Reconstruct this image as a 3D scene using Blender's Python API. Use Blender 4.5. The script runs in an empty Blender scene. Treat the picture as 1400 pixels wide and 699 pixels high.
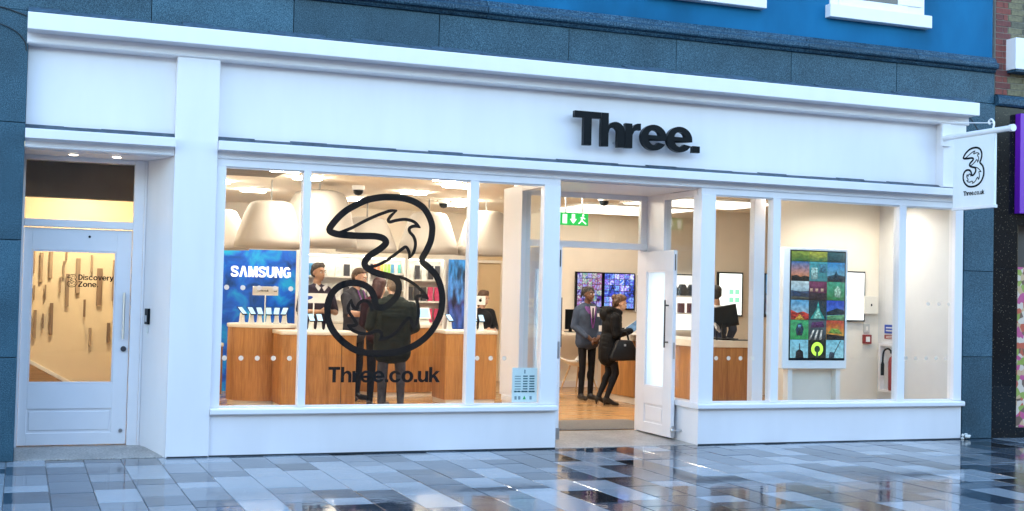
import bpy, bmesh, math, random
import numpy as np
from mathutils import Vector, Matrix, Quaternion
R = math.radians
random.seed(7)
scene = bpy.context.scene
COL = scene.collection

# ------------------------------------------------------------------ camera
cam_d = bpy.data.cameras.new("camera"); cam = bpy.data.objects.new("camera", cam_d); COL.objects.link(cam)
cam_d.sensor_width = 36.0; cam_d.lens = 36.0 * 1727.553 / 1400.0
cam_d.clip_start = 0.1; cam_d.clip_end = 2000
yaw, pitch, roll = 0.369736, 0.031002, 0.023836
fwd = Vector((math.sin(yaw) * math.cos(pitch), math.cos(yaw) * math.cos(pitch), math.sin(pitch)))
rt = Vector((math.cos(yaw), -math.sin(yaw), 0)); up = rt.cross(fwd)
rt2 = rt * math.cos(roll) + up * math.sin(roll); up2 = -rt * math.sin(roll) + up * math.cos(roll)
m3 = Matrix((rt2, up2, -fwd)).transposed()
cam.matrix_world = Matrix.Translation((0.0115, -11.96, 1.568)) @ m3.to_4x4()
scene.camera = cam

# ------------------------------------------------------------------ world, sun, exposure
SUN_EL, SUN_AZ = R(30), R(176)          # azimuth measured from -Y (street side) towards -X: the sun stands behind the shop
world = bpy.data.worlds.new("World"); scene.world = world; world.use_nodes = True
wn = world.node_tree.nodes; wl = world.node_tree.links
sky = wn.new("ShaderNodeTexSky"); sky.sky_type = 'NISHITA'; sky.sun_disc = False
sky.sun_elevation = SUN_EL; sky.sun_rotation = R(180) - SUN_AZ
sky.air_density = 1.5; sky.dust_density = 0.5; sky.ozone_density = 2.7
wl.new(sky.outputs[0], wn["Background"].inputs[0]); wn["Background"].inputs[1].default_value = 0.15
sun_d = bpy.data.lights.new("sun", 'SUN'); sun_d.energy = 0.6; sun_d.angle = R(20); sun_d.color = (1.0, 0.97, 0.93)
sun = bpy.data.objects.new("sun", sun_d); COL.objects.link(sun)
sdir = Vector((math.sin(SUN_AZ) * math.cos(SUN_EL), -math.cos(SUN_AZ) * math.cos(SUN_EL), math.sin(SUN_EL)))
sun.rotation_euler = sdir.to_track_quat('Z', 'Y').to_euler(); sun.location = (0, -8, 12)
vs = scene.view_settings
vs.view_transform = 'Standard'; vs.look = 'None'; vs.gamma = 1.0; vs.use_curve_mapping = False; vs.exposure = 2.6
scene.render.engine = 'CYCLES'
scene.cycles.use_denoising = True
scene.cycles.max_bounces = 8; scene.cycles.transparent_max_bounces = 24; scene.cycles.sample_clamp_indirect = 6.0
scene.cycles.caustics_reflective = False; scene.cycles.caustics_refractive = False

# ------------------------------------------------------------------ materials
MATS = {}
def _new(name):
    m = bpy.data.materials.new(name); m.use_nodes = True; MATS[name] = m
    return m, m.node_tree.nodes, m.node_tree.links, m.node_tree.nodes["Principled BSDF"]

def pm(name, col, rough=0.5, var=0.06, scale=6.0, bump=0.0, bscale=60.0, metal=0.0, stretch=(1, 1, 1), spec=0.5, coat=0.0):
    if name in MATS: return MATS[name]
    m, n, l, b = _new(name)
    tc = n.new("ShaderNodeTexCoord"); mp = n.new("ShaderNodeMapping"); mp.inputs['Scale'].default_value = stretch
    l.new(tc.outputs['Object'], mp.inputs[0])
    nz = n.new("ShaderNodeTexNoise"); nz.inputs['Scale'].default_value = scale; nz.inputs['Detail'].default_value = 5
    l.new(mp.outputs[0], nz.inputs['Vector'])
    cr = n.new("ShaderNodeValToRGB"); e = cr.color_ramp.elements
    e[0].position = 0.3; e[1].position = 0.7
    e[0].color = tuple(max(0, c * (1 - var)) for c in col) + (1,); e[1].color = tuple(min(1, c * (1 + var)) for c in col) + (1,)
    l.new(nz.outputs['Fac'], cr.inputs[0]); l.new(cr.outputs[0], b.inputs['Base Color'])
    b.inputs['Roughness'].default_value = rough; b.inputs['Metallic'].default_value = metal
    b.inputs['Specular IOR Level'].default_value = spec; b.inputs['Coat Weight'].default_value = coat
    if bump:
        nb = n.new("ShaderNodeTexNoise"); nb.inputs['Scale'].default_value = bscale; nb.inputs['Detail'].default_value = 4
        l.new(mp.outputs[0], nb.inputs['Vector'])
        bp = n.new("ShaderNodeBump"); bp.inputs['Strength'].default_value = bump; bp.inputs['Distance'].default_value = 0.01
        l.new(nb.outputs['Fac'], bp.inputs['Height']); l.new(bp.outputs[0], b.inputs['Normal'])
    return m

def granite(name, c0, c1, c2, rough=0.35, scale=140.0, big=2.0, spark=None):
    m, n, l, b = _new(name)
    tc = n.new("ShaderNodeTexCoord")
    v = n.new("ShaderNodeTexNoise"); v.inputs['Scale'].default_value = scale; v.inputs['Detail'].default_value = 3; v.inputs['Roughness'].default_value = 0.75
    l.new(tc.outputs['Object'], v.inputs['Vector'])
    cr = n.new("ShaderNodeValToRGB"); e = cr.color_ramp.elements
    e[0].position = 0.38; e[0].color = c0 + (1,); e[1].position = 0.62; e[1].color = c2 + (1,)
    k = e.new(0.5); k.color = c1 + (1,)
    l.new(v.outputs['Fac'], cr.inputs[0])
    g = n.new("ShaderNodeTexNoise"); g.inputs['Scale'].default_value = big; g.inputs['Detail'].default_value = 6
    oi = n.new("ShaderNodeObjectInfo")
    ad = n.new("ShaderNodeVectorMath"); ad.operation = 'ADD'
    sc = n.new("ShaderNodeMath"); sc.operation = 'MULTIPLY'; sc.inputs[1].default_value = 37.0
    l.new(oi.outputs['Random'], sc.inputs[0]); l.new(tc.outputs['Object'], ad.inputs[0]); l.new(sc.outputs[0], ad.inputs[1])
    l.new(ad.outputs[0], g.inputs['Vector'])
    mx = n.new("ShaderNodeMix"); mx.data_type = 'RGBA'; mx.blend_type = 'MULTIPLY'; mx.inputs[0].default_value = 1.0
    mr = n.new("ShaderNodeMapRange"); mr.inputs[1].default_value = 0.3; mr.inputs[2].default_value = 0.7; mr.inputs[3].default_value = 0.75; mr.inputs[4].default_value = 1.15
    l.new(g.outputs['Fac'], mr.inputs[0]); l.new(cr.outputs[0], mx.inputs[6])
    bv = n.new("ShaderNodeMath"); bv.operation = 'MULTIPLY_ADD'; bv.inputs[1].default_value = 0.45; bv.inputs[2].default_value = 0.78; l.new(oi.outputs['Random'], bv.inputs[0])
    bm_ = n.new("ShaderNodeMath"); bm_.operation = 'MULTIPLY'; l.new(mr.outputs[0], bm_.inputs[0]); l.new(bv.outputs[0], bm_.inputs[1]); l.new(bm_.outputs[0], mx.inputs[7])
    out = mx.outputs[2]
    if spark:
        vo = n.new("ShaderNodeTexVoronoi"); vo.inputs['Scale'].default_value = 34; l.new(tc.outputs['Object'], vo.inputs['Vector'])
        lt = n.new("ShaderNodeMath"); lt.operation = 'LESS_THAN'; lt.inputs[1].default_value = 0.16; l.new(vo.outputs['Distance'], lt.inputs[0])
        m2 = n.new("ShaderNodeMix"); m2.data_type = 'RGBA'; l.new(lt.outputs[0], m2.inputs[0]); l.new(out, m2.inputs[6]); m2.inputs[7].default_value = spark + (1,)
        out = m2.outputs[2]
    l.new(out, b.inputs['Base Color']); b.inputs['Roughness'].default_value = rough; b.inputs['Specular IOR Level'].default_value = 0.22
    return m

def wood(name, c0, c1, rough=0.35, axis=2, scale=7.0, fine=60.0):
    m, n, l, b = _new(name)
    tc = n.new("ShaderNodeTexCoord"); mp = n.new("ShaderNodeMapping")
    s = [1.0, 1.0, 1.0]; s[axis] = 0.07; mp.inputs['Scale'].default_value = s
    l.new(tc.outputs['Object'], mp.inputs[0])
    a = n.new("ShaderNodeTexNoise"); a.inputs['Scale'].default_value = scale; a.inputs['Detail'].default_value = 4; a.inputs['Distortion'].default_value = 0.8
    f = n.new("ShaderNodeTexNoise"); f.inputs['Scale'].default_value = fine; f.inputs['Detail'].default_value = 3
    l.new(mp.outputs[0], a.inputs['Vector']); l.new(mp.outputs[0], f.inputs['Vector'])
    mm = n.new("ShaderNodeMath"); mm.operation = 'MULTIPLY_ADD'; mm.inputs[1].default_value = 0.45
    l.new(f.outputs['Fac'], mm.inputs[0])
    m5 = n.new("ShaderNodeMath"); m5.operation = 'MULTIPLY'; m5.inputs[1].default_value = 0.6; l.new(a.outputs['Fac'], m5.inputs[0]); l.new(m5.outputs[0], mm.inputs[2])
    cr = n.new("ShaderNodeValToRGB"); e = cr.color_ramp.elements; e[0].position = 0.38; e[1].position = 0.66
    e[0].color = c0 + (1,); e[1].color = c1 + (1,)
    l.new(mm.outputs[0], cr.inputs[0]); l.new(cr.outputs[0], b.inputs['Base Color']); b.inputs['Roughness'].default_value = rough
    return m

def emis(name, col, strength):
    if name in MATS: return MATS[name]
    m, n, l, b = _new(name)
    b.inputs['Base Color'].default_value = tuple(c * .55 for c in col) + (1,)
    b.inputs['Emission Color'].default_value = col + (1,); b.inputs['Emission Strength'].default_value = strength
    return m

def glass_mat(name, tint=(0.97, 0.985, 0.98), refl=1.0, rough=0.0):
    m, n, l, b = _new(name); n.remove(b)
    t = n.new("ShaderNodeBsdfTransparent"); t.inputs[0].default_value = tint + (1,)
    g = n.new("ShaderNodeBsdfGlossy"); g.inputs['Roughness'].default_value = rough
    f = n.new("ShaderNodeLayerWeight"); f.inputs[0].default_value = 0.5      # Schlick reflectance, the same from both sides of the sheet
    p5 = n.new("ShaderNodeMath"); p5.operation = 'POWER'; p5.inputs[1].default_value = 5.0; l.new(f.outputs['Facing'], p5.inputs[0])
    k = n.new("ShaderNodeMath"); k.operation = 'MULTIPLY_ADD'; k.inputs[1].default_value = 0.96 * refl; k.inputs[2].default_value = 0.035 * refl
    x = n.new("ShaderNodeMixShader"); l.new(p5.outputs[0], k.inputs[0]); l.new(k.outputs[0], x.inputs[0])
    l.new(t.outputs[0], x.inputs[1]); l.new(g.outputs[0], x.inputs[2]); l.new(x.outputs[0], n["Material Output"].inputs[0])
    return m

def mosaic(name, nx, nz, hues, strength=1.0, seed=0.0):
    """a lit screen showing a grid of small photographs; object coords 0..1 in x and z"""
    m, n, l, b = _new(name)
    tc = n.new("ShaderNodeTexCoord")
    mp = n.new("ShaderNodeMapping"); mp.inputs['Scale'].default_value = (nx, 1, nz); l.new(tc.outputs['Generated'], mp.inputs[0])
    fl = n.new("ShaderNodeVectorMath"); fl.operation = 'FLOOR'; l.new(mp.outputs[0], fl.inputs[0])
    ad = n.new("ShaderNodeVectorMath"); ad.operation = 'ADD'; ad.inputs[1].default_value = (seed, 0, seed); l.new(fl.outputs[0], ad.inputs[0])
    wn_ = n.new("ShaderNodeTexWhiteNoise"); l.new(ad.outputs[0], wn_.inputs['Vector'])
    no = n.new("ShaderNodeTexNoise"); no.inputs['Scale'].default_value = 2.3; no.inputs['Detail'].default_value = 3
    mp2 = n.new("ShaderNodeVectorMath"); mp2.operation = 'MULTIPLY_ADD'; mp2.inputs[1].default_value = (7.3, 3.1, 5.7)
    l.new(ad.outputs[0], mp2.inputs[0]); l.new(mp.outputs[0], mp2.inputs[2]); l.new(mp2.outputs[0], no.inputs['Vector'])
    su = n.new("ShaderNodeMath"); su.operation = 'ADD'; l.new(wn_.outputs['Value'], su.inputs[0])
    sb = n.new("ShaderNodeMath"); sb.operation = 'MULTIPLY_ADD'; sb.inputs[1].default_value = 1.6; sb.inputs[2].default_value = -0.8; l.new(no.outputs['Fac'], sb.inputs[0]); l.new(sb.outputs[0], su.inputs[1])
    cr = n.new("ShaderNodeValToRGB"); e = cr.color_ramp.elements
    for i, h in enumerate(hues):
        k = e[i] if i < 2 else e.new(0.5)
        k.position = i / (len(hues) - 1); k.color = h + (1,)
    # positions may reorder; rebuild safely
    while len(cr.color_ramp.elements) > 1: cr.color_ramp.elements.remove(cr.color_ramp.elements[-1])
    cr.color_ramp.elements[0].position = 0; cr.color_ramp.elements[0].color = hues[0] + (1,)
    for i, h in enumerate(hues[1:], 1):
        k = cr.color_ramp.elements.new(i / (len(hues) - 1)); k.color = h + (1,)
    l.new(su.outputs[0], cr.inputs[0])
    b.inputs['Base Color'].default_value = (0.01, 0.01, 0.01, 1); b.inputs['Roughness'].default_value = 0.2
    fr = n.new("ShaderNodeVectorMath"); fr.operation = 'FRACTION'; l.new(mp.outputs[0], fr.inputs[0]); sx_ = n.new("ShaderNodeSeparateXYZ"); l.new(fr.outputs[0], sx_.inputs[0])
    g1 = n.new("ShaderNodeMath"); g1.operation = 'GREATER_THAN'; g1.inputs[1].default_value = .09; l.new(sx_.outputs['X'], g1.inputs[0])
    g2 = n.new("ShaderNodeMath"); g2.operation = 'GREATER_THAN'; g2.inputs[1].default_value = .09; l.new(sx_.outputs['Z'], g2.inputs[0])
    g3 = n.new("ShaderNodeMath"); g3.operation = 'MULTIPLY'; l.new(g1.outputs[0], g3.inputs[0]); l.new(g2.outputs[0], g3.inputs[1])
    mg = n.new("ShaderNodeMix"); mg.data_type = 'RGBA'; l.new(g3.outputs[0], mg.inputs[0]); mg.inputs[6].default_value = (.003, .003, .006, 1); l.new(cr.outputs[0], mg.inputs[7])
    l.new(mg.outputs[2], b.inputs['Emission Color']); b.inputs['Emission Strength'].default_value = strength
    return m

def picture_mat(name, cols, seed, strength=0.3, amp=0.9, dark=0.12):
    """one small landscape photograph on a lit screen: colours from bottom to top"""
    m, n, l, b = _new(name)
    tc = n.new("ShaderNodeTexCoord"); sp = n.new("ShaderNodeSeparateXYZ"); l.new(tc.outputs['Generated'], sp.inputs[0])
    no = n.new("ShaderNodeTexNoise"); no.noise_dimensions = '4D'; no.inputs['W'].default_value = seed; no.inputs['Scale'].default_value = 3.2; no.inputs['Detail'].default_value = 5; no.inputs['Distortion'].default_value = 0.6
    l.new(tc.outputs['Generated'], no.inputs['Vector'])
    a = n.new("ShaderNodeMath"); a.operation = 'MULTIPLY_ADD'; a.inputs[1].default_value = amp; a.inputs[2].default_value = -amp / 2; l.new(no.outputs['Fac'], a.inputs[0])
    s = n.new("ShaderNodeMath"); s.operation = 'ADD'; l.new(a.outputs[0], s.inputs[0]); l.new(sp.outputs['Z'], s.inputs[1])
    cr = n.new("ShaderNodeValToRGB"); el = cr.color_ramp.elements
    while len(el) > 1: el.remove(el[-1])
    el[0].position = 0; el[0].color = cols[0] + (1,)
    for i, h in enumerate(cols[1:], 1): el.new(i / (len(cols) - 1)).color = h + (1,)
    l.new(s.outputs[0], cr.inputs[0])
    b.inputs['Base Color'].default_value = (0.01, 0.01, 0.01, 1); b.inputs['Roughness'].default_value = 0.15
    n2 = n.new("ShaderNodeTexNoise"); n2.noise_dimensions = '4D'; n2.inputs['W'].default_value = seed * 1.7 + 9; n2.inputs['Scale'].default_value = 5.5; n2.inputs['Detail'].default_value = 4
    l.new(tc.outputs['Generated'], n2.inputs['Vector'])
    r2 = n.new("ShaderNodeMapRange"); r2.inputs[1].default_value = .38; r2.inputs[2].default_value = .60; r2.inputs[3].default_value = dark; r2.inputs[4].default_value = 1.25; l.new(n2.outputs['Fac'], r2.inputs[0])
    mx = n.new("ShaderNodeMix"); mx.data_type = 'RGBA'; mx.blend_type = 'MULTIPLY'; mx.inputs[0].default_value = 1; l.new(cr.outputs[0], mx.inputs[6]); l.new(r2.outputs[0], mx.inputs[7])
    l.new(mx.outputs[2], b.inputs['Emission Color']); b.inputs['Emission Strength'].default_value = strength
    return m

def slab_mat():
    """wet granite paving: tone by slab, thin water film on top, damp and puddled patches"""
    m, n, l, b = _new("wet_slab")
    tc = n.new("ShaderNodeTexCoord"); geo = n.new("ShaderNodeNewGeometry"); oi = n.new("ShaderNodeObjectInfo")
    sp = n.new("ShaderNodeTexNoise"); sp.inputs['Scale'].default_value = 150; sp.inputs['Detail'].default_value = 3; sp.inputs['Roughness'].default_value = 0.8
    l.new(geo.outputs['Position'], sp.inputs['Vector'])
    tone = n.new("ShaderNodeValToRGB"); e = tone.color_ramp.elements; tone.color_ramp.interpolation = 'CONSTANT'
    e[0].position = 0; e[0].color = (0.007, 0.013, 0.019, 1); e[1].position = 0.09; e[1].color = (0.024, 0.040, 0.058, 1)
    e.new(0.36).color = (0.045, 0.068, 0.092, 1); e.new(0.55).color = (0.25, 0.285, 0.315, 1); e.new(0.78).color = (0.13, 0.155, 0.18, 1)
    l.new(oi.outputs['Random'], tone.inputs[0])
    mr = n.new("ShaderNodeMapRange"); mr.inputs[1].default_value = 0.3; mr.inputs[2].default_value = 0.7; mr.inputs[3].default_value = 0.6; mr.inputs[4].default_value = 1.4
    l.new(sp.outputs['Fac'], mr.inputs[0])
    mx = n.new("ShaderNodeMix"); mx.data_type = 'RGBA'; mx.blend_type = 'MULTIPLY'; mx.inputs[0].default_value = 1
    l.new(tone.outputs[0], mx.inputs[6]); l.new(mr.outputs[0], mx.inputs[7]); l.new(mx.outputs[2], b.inputs['Base Color'])
    # water film
    wet = n.new("ShaderNodeTexNoise"); wet.inputs['Scale'].default_value = 1.1; wet.inputs['Detail'].default_value = 4
    l.new(geo.outputs['Position'], wet.inputs['Vector'])
    ro = n.new("ShaderNodeMapRange"); ro.inputs[1].default_value = 0.4; ro.inputs[2].default_value = 0.62; ro.inputs[3].default_value = 0.03; ro.inputs[4].default_value = 0.15
    l.new(wet.outputs['Fac'], ro.inputs[0])
    b.inputs['Roughness'].default_value = 0.6; b.inputs['Specular IOR Level'].default_value = 0.0
    b.inputs['Coat Weight'].default_value = 1.0; b.inputs['Coat IOR'].default_value = 1.42
    l.new(ro.outputs[0], b.inputs['Coat Roughness'])
    rip = n.new("ShaderNodeTexNoise"); rip.inputs['Scale'].default_value = 9; rip.inputs['Detail'].default_value = 3
    l.new(geo.outputs['Position'], rip.inputs['Vector'])
    bp = n.new("ShaderNodeBump"); bp.inputs['Strength'].default_value = 0.07; bp.inputs['Distance'].default_value = 0.01
    l.new(rip.outputs['Fac'], bp.inputs['Height']); l.new(bp.outputs[0], b.inputs['Coat Normal'])
    b2 = n.new("ShaderNodeBump"); b2.inputs['Strength'].default_value = 0.35; b2.inputs['Distance'].default_value = 0.004
    l.new(sp.outputs['Fac'], b2.inputs['Height']); l.new(b2.outputs[0], b.inputs['Normal'])
    return m

M_WHITE = pm("white_paint", (0.83, 0.79, 0.80), 0.36, var=0.02, scale=5.0, bump=0.06, bscale=18, stretch=(1, 1, 0.22))
M_WHITE2 = pm("white_gloss", (0.84, 0.805, 0.81), 0.28, var=0.02, scale=4.0)
M_SIGNW = pm("sign_white", (0.85, 0.85, 0.85), 0.4, var=0.02)
M_BLACK = pm("black_gloss", (0.004, 0.006, 0.008), 0.3, var=0.2, spec=0.15)
M_VINYL = pm("black_vinyl", (0.006, 0.006, 0.007), 0.6, var=0.1, spec=0.1)
M_GRAN = granite("blue_grey_granite", (0.010, 0.034, 0.054), (0.030, 0.082, 0.120), (0.085, 0.165, 0.215), 0.45)
M_GRAND = granite("dark_granite_moulding", (0.006, 0.026, 0.050), (0.018, 0.060, 0.105), (0.075, 0.15, 0.21), 0.5, scale=60, big=5)
M_BGRAN = granite("black_granite", (0.004, 0.005, 0.007), (0.008, 0.010, 0.012), (0.016, 0.018, 0.02), 0.12, scale=120, spark=(0.16, 0.13, 0.09))
M_BLUE = pm("blue_render", (0.008, 0.120, 0.255), 0.7, spec=0.12, var=0.25, scale=1.6, bump=0.12, bscale=9, stretch=(1, 1, 0.5))
M_GLASS = glass_mat("window_glass", refl=0.85)
def pale_glass_mat():  # pale blue put into the clear glass so the pane looks lighter
    m = glass_mat("pale_blue_glass", refl=1.0); n = m.node_tree.nodes; l = m.node_tree.links
    d = n.new("ShaderNodeBsdfDiffuse"); d.inputs[0].default_value = (.75, .82, .86, 1); tl_ = n.new("ShaderNodeBsdfTranslucent"); tl_.inputs[0].default_value = (.75, .82, .86, 1)
    a = n.new("ShaderNodeAddShader"); l.new(d.outputs[0], a.inputs[0]); l.new(tl_.outputs[0], a.inputs[1])
    x = n.new("ShaderNodeMixShader"); x.inputs[0].default_value = .45; src = n["Material Output"].inputs[0].links[0].from_socket
    l.new(src, x.inputs[1]); l.new(a.outputs[0], x.inputs[2]); l.new(x.outputs[0], n["Material Output"].inputs[0]); return m
M_PALE_GLASS = pale_glass_mat()
M_STEEL = pm("brushed_steel", (0.55, 0.56, 0.58), 0.3, var=0.08, metal=1.0)
M_DARK = pm("dark_gap", (0.02, 0.025, 0.03), 0.7)
M_FLASH = pm("lead_flashing", (0.05, 0.075, 0.10), 0.45, var=0.35, scale=14, bump=0.3, bscale=30)
M_STONE = granite("threshold_stone", (0.20, 0.18, 0.16), (0.30, 0.275, 0.25), (0.40, 0.37, 0.34), 0.3, scale=50, big=4)
M_OAK = wood("oak_veneer", (0.28, 0.115, 0.028), (0.52, 0.245, 0.068), 0.4, axis=2)
M_FLOOR = wood("oak_floor", (0.36, 0.19, 0.075), (0.55, 0.32, 0.14), 0.22, axis=0, scale=9, fine=40)
M_CREAM = pm("cream_wall", (0.82, 0.745, 0.63), 0.6, var=0.02)
M_TAN = pm("tan_wall", (0.62, 0.46, 0.27), 0.6, var=0.03)
M_CEIL = pm("ceiling_paint", (0.86, 0.79, 0.68), 0.7, var=0.02)
M_SHADE = pm("shade_fabric", (0.40, 0.355, 0.31), 0.8, var=0.02)
M_LAMIN = pm("cream_laminate", (0.78, 0.72, 0.62), 0.3, var=0.02)
M_PLAST = pm("white_plastic", (0.80, 0.79, 0.75), 0.3, var=0.02)
M_MAT = pm("entrance_mat", (0.13, 0.12, 0.11), 0.95, var=0.3, scale=80, bump=0.6, bscale=200)
M_SLAB = slab_mat()

# ------------------------------------------------------------------ builders
class MB:
    def __init__(s): s.v = []; s.f = []
    def add(s, v, f):
        o = len(s.v); s.v += [tuple(p) for p in v]; s.f += [tuple(i + o for i in q) for q in f]; return s
    def box(s, x0, x1, y0, y1, z0, z1):
        v = [(x0, y0, z0), (x1, y0, z0), (x1, y1, z0), (x0, y1, z0), (x0, y0, z1), (x1, y0, z1), (x1, y1, z1), (x0, y1, z1)]
        return s.add(v, [(0, 3, 2, 1), (4, 5, 6, 7), (0, 1, 5, 4), (1, 2, 6, 5), (2, 3, 7, 6), (3, 0, 4, 7)])
    def prism(s, poly, axis, a, b):
        """extrude a 2D polygon (CCW) along axis: 'x' poly=(y,z); 'y' poly=(x,z); 'z' poly=(x,y)"""
        def P(p, t):
            return {'x': (t, p[0], p[1]), 'y': (p[0], t, p[1]), 'z': (p[0], p[1], t)}[axis]
        n = len(poly); v = [P(p, a) for p in poly] + [P(p, b) for p in poly]
        f = [tuple(range(n))[::-1], tuple(range(n, 2 * n))] + [(i, (i + 1) % n, n + (i + 1) % n, n + i) for i in range(n)]
        return s.add(v, f)
    def tube(s, pts, r, seg=8, caps=True):
        pts = [Vector(p) for p in pts]; rr = r if isinstance(r, (list, tuple)) else [r] * len(pts)
        rings = []
        for i, p in enumerate(pts):
            d = (pts[min(i + 1, len(pts) - 1)] - pts[max(i - 1, 0)]).normalized()
            a = d.orthogonal().normalized() if i == 0 else (rings_a - d * rings_a.dot(d)).normalized()
            rings_a = a; bb = d.cross(a)
            rings.append([p + (a * math.cos(t) + bb * math.sin(t)) * rr[i] for t in [2 * math.pi * k / seg for k in range(seg)]])
        v = [q for ring in rings for q in ring]; f = []
        for i in range(len(pts) - 1):
            for k in range(seg):
                f.append((i * seg + k, i * seg + (k + 1) % seg, (i + 1) * seg + (k + 1) % seg, (i + 1) * seg + k))
        if caps: f += [tuple(range(seg))[::-1], tuple((len(pts) - 1) * seg + k for k in range(seg))]
        return s.add(v, f)
    def lathe(s, prof, c=(0, 0, 0), seg=32, caps=True):
        v = []; f = []
        for r, z in prof:
            v += [(c[0] + r * math.cos(2 * math.pi * k / seg), c[1] + r * math.sin(2 * math.pi * k / seg), c[2] + z) for k in range(seg)]
        n = len(prof)
        for i in range(n - 1):
            for k in range(seg): f.append((i * seg + k, i * seg + (k + 1) % seg, (i + 1) * seg + (k + 1) % seg, (i + 1) * seg + k))
        if caps: f += [tuple(range(seg))[::-1], tuple((n - 1) * seg + k for k in range(seg))]
        return s.add(v, f)
    def ball(s, c, r, seg=12, rings=8):
        r = (r, r, r) if not isinstance(r, (tuple, list)) else r
        v = [(c[0], c[1], c[2] - r[2])]; f = []
        for i in range(1, rings):
            t = math.pi * i / rings
            for k in range(seg):
                p = 2 * math.pi * k / seg
                v.append((c[0] + r[0] * math.sin(t) * math.cos(p), c[1] + r[1] * math.sin(t) * math.sin(p), c[2] - r[2] * math.cos(t)))
        v.append((c[0], c[1], c[2] + r[2])); L = len(v) - 1
        for k in range(seg):
            f.append((0, 1 + (k + 1) % seg, 1 + k)); f.append((L, L - seg + k, L - seg + (k + 1) % seg))
        for i in range(rings - 2):
            for k in range(seg):
                a = 1 + i * seg + k; b = 1 + i * seg + (k + 1) % seg; f.append((a, b, b + seg, a + seg))
        return s.add(v, f)
    def mesh(s, name):
        me = bpy.data.meshes.new(name); me.from_pydata(s.v, [], s.f); me.update(); return me
    def build(s, name, mat, parent=None, smooth=False, bevel=0.0, seg=2):
        me = s.mesh(name)
        if bevel:
            bm = bmesh.new(); bm.from_mesh(me); bmesh.ops.recalc_face_normals(bm, faces=bm.faces)
            es = [e for e in bm.edges if len(e.link_faces) == 2 and e.calc_face_angle(0) > 0.5]
            bmesh.ops.bevel(bm, geom=es, offset=bevel, segments=seg, affect='EDGES', profile=0.5, clamp_overlap=True)
            bm.to_mesh(me); bm.free()
        else:
            bm = bmesh.new(); bm.from_mesh(me); bmesh.ops.recalc_face_normals(bm, faces=bm.faces); bm.to_mesh(me); bm.free()
        me.materials.append(mat)
        if smooth:
            me.polygons.foreach_set("use_smooth", [True] * len(me.polygons))
            if smooth != 'all': me.set_sharp_from_angle(angle=R(38))
        return link(name, me, parent)

def link(name, me, parent=None):
    o = bpy.data.objects.new(name, me); COL.objects.link(o)
    if parent is not None:
        o.parent = parent; o.matrix_parent_inverse = Matrix.Identity(4)
        # geometry is given in world coordinates: cancel the parent's transform
        o.matrix_parent_inverse = WINV[parent.name] if parent.name in WINV else Matrix.Identity(4)
    return o

WINV = {}
def tag(o, label, cat, group=None, kind=None):
    if label: o["label"] = label
    if cat: o["category"] = cat
    if group: o["group"] = group
    if kind: o["kind"] = kind
    return o
def thing(name, label, cat, loc=(0, 0, 0), rotz=0.0, group=None, local=False):
    o = bpy.data.objects.new(name, None); COL.objects.link(o); o.empty_display_size = 0.1
    o.location = loc; o.rotation_euler = (0, 0, rotz)
    if not local:
        WINV[o.name] = (Matrix.Translation(loc) @ Matrix.Rotation(rotz, 4, 'Z')).inverted()
    return tag(o, label, cat, group)
def struct(o): o["kind"] = "structure"; return o
def copy_tree(o, loc=None, rotz=None, label=None, parent=None):
    c = o.copy(); COL.objects.link(c); c.parent = parent
    if loc is not None: c.location = loc
    if rotz is not None: c.rotation_euler = (0, 0, rotz)
    if label: c["label"] = label
    for ch in o.children: copy_tree(ch, parent=c)
    return c
def bx(name, mat, parent, x0, x1, y0, y1, z0, z1, bevel=0.004):
    return MB().box(x0, x1, y0, y1, z0, z1).build(name, mat, parent, bevel=bevel)

# ------------------------------------------------------------------ lettering (own outlines, cap height 1)
def arc(cx, cy, rx, ry, a0, a1, n=14):
    return [(cx + rx * math.cos(R(a0 + (a1 - a0) * i / n)), cy + ry * math.sin(R(a0 + (a1 - a0) * i / n))) for i in range(n + 1)]
def ribbon_poly(pts, w):
    L, Rr = [], []
    for i, p in enumerate(pts):
        a = Vector(pts[max(i - 1, 0)]); b = Vector(pts[min(i + 1, len(pts) - 1)]); d = (b - a).normalized(); nn = Vector((-d.y, d.x)) * w / 2
        L.append((p[0] + nn.x, p[1] + nn.y)); Rr.append((p[0] - nn.x, p[1] - nn.y))
    return L + Rr[::-1]
def crom(pts, n=6, closed=False):
    out = []; N = len(pts)
    rng = range(N) if closed else range(N - 1)
    for i in rng:
        g = (lambda k: pts[k % N]) if closed else (lambda k: pts[min(max(k, 0), N - 1)])
        p0, p1, p2, p3 = g(i - 1), g(i), g(i + 1), g(i + 2)
        for j in range(n):
            t = j / n
            out.append(tuple(0.5 * (2 * b + (c - a) * t + (2 * a - 5 * b + 4 * c - d) * t * t + (3 * b - 3 * c + d - a) * t ** 3) for a, b, c, d in zip(p0, p1, p2, p3)))
    if not closed: out.append(tuple(pts[-1]))
    return out
XH = 0.74
def ring(cx, cy, rx, ry, ix, iy): return [arc(cx, cy, rx, ry, 0, 345, 23), arc(cx, cy, ix, iy, 0, 345, 23)]
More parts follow.
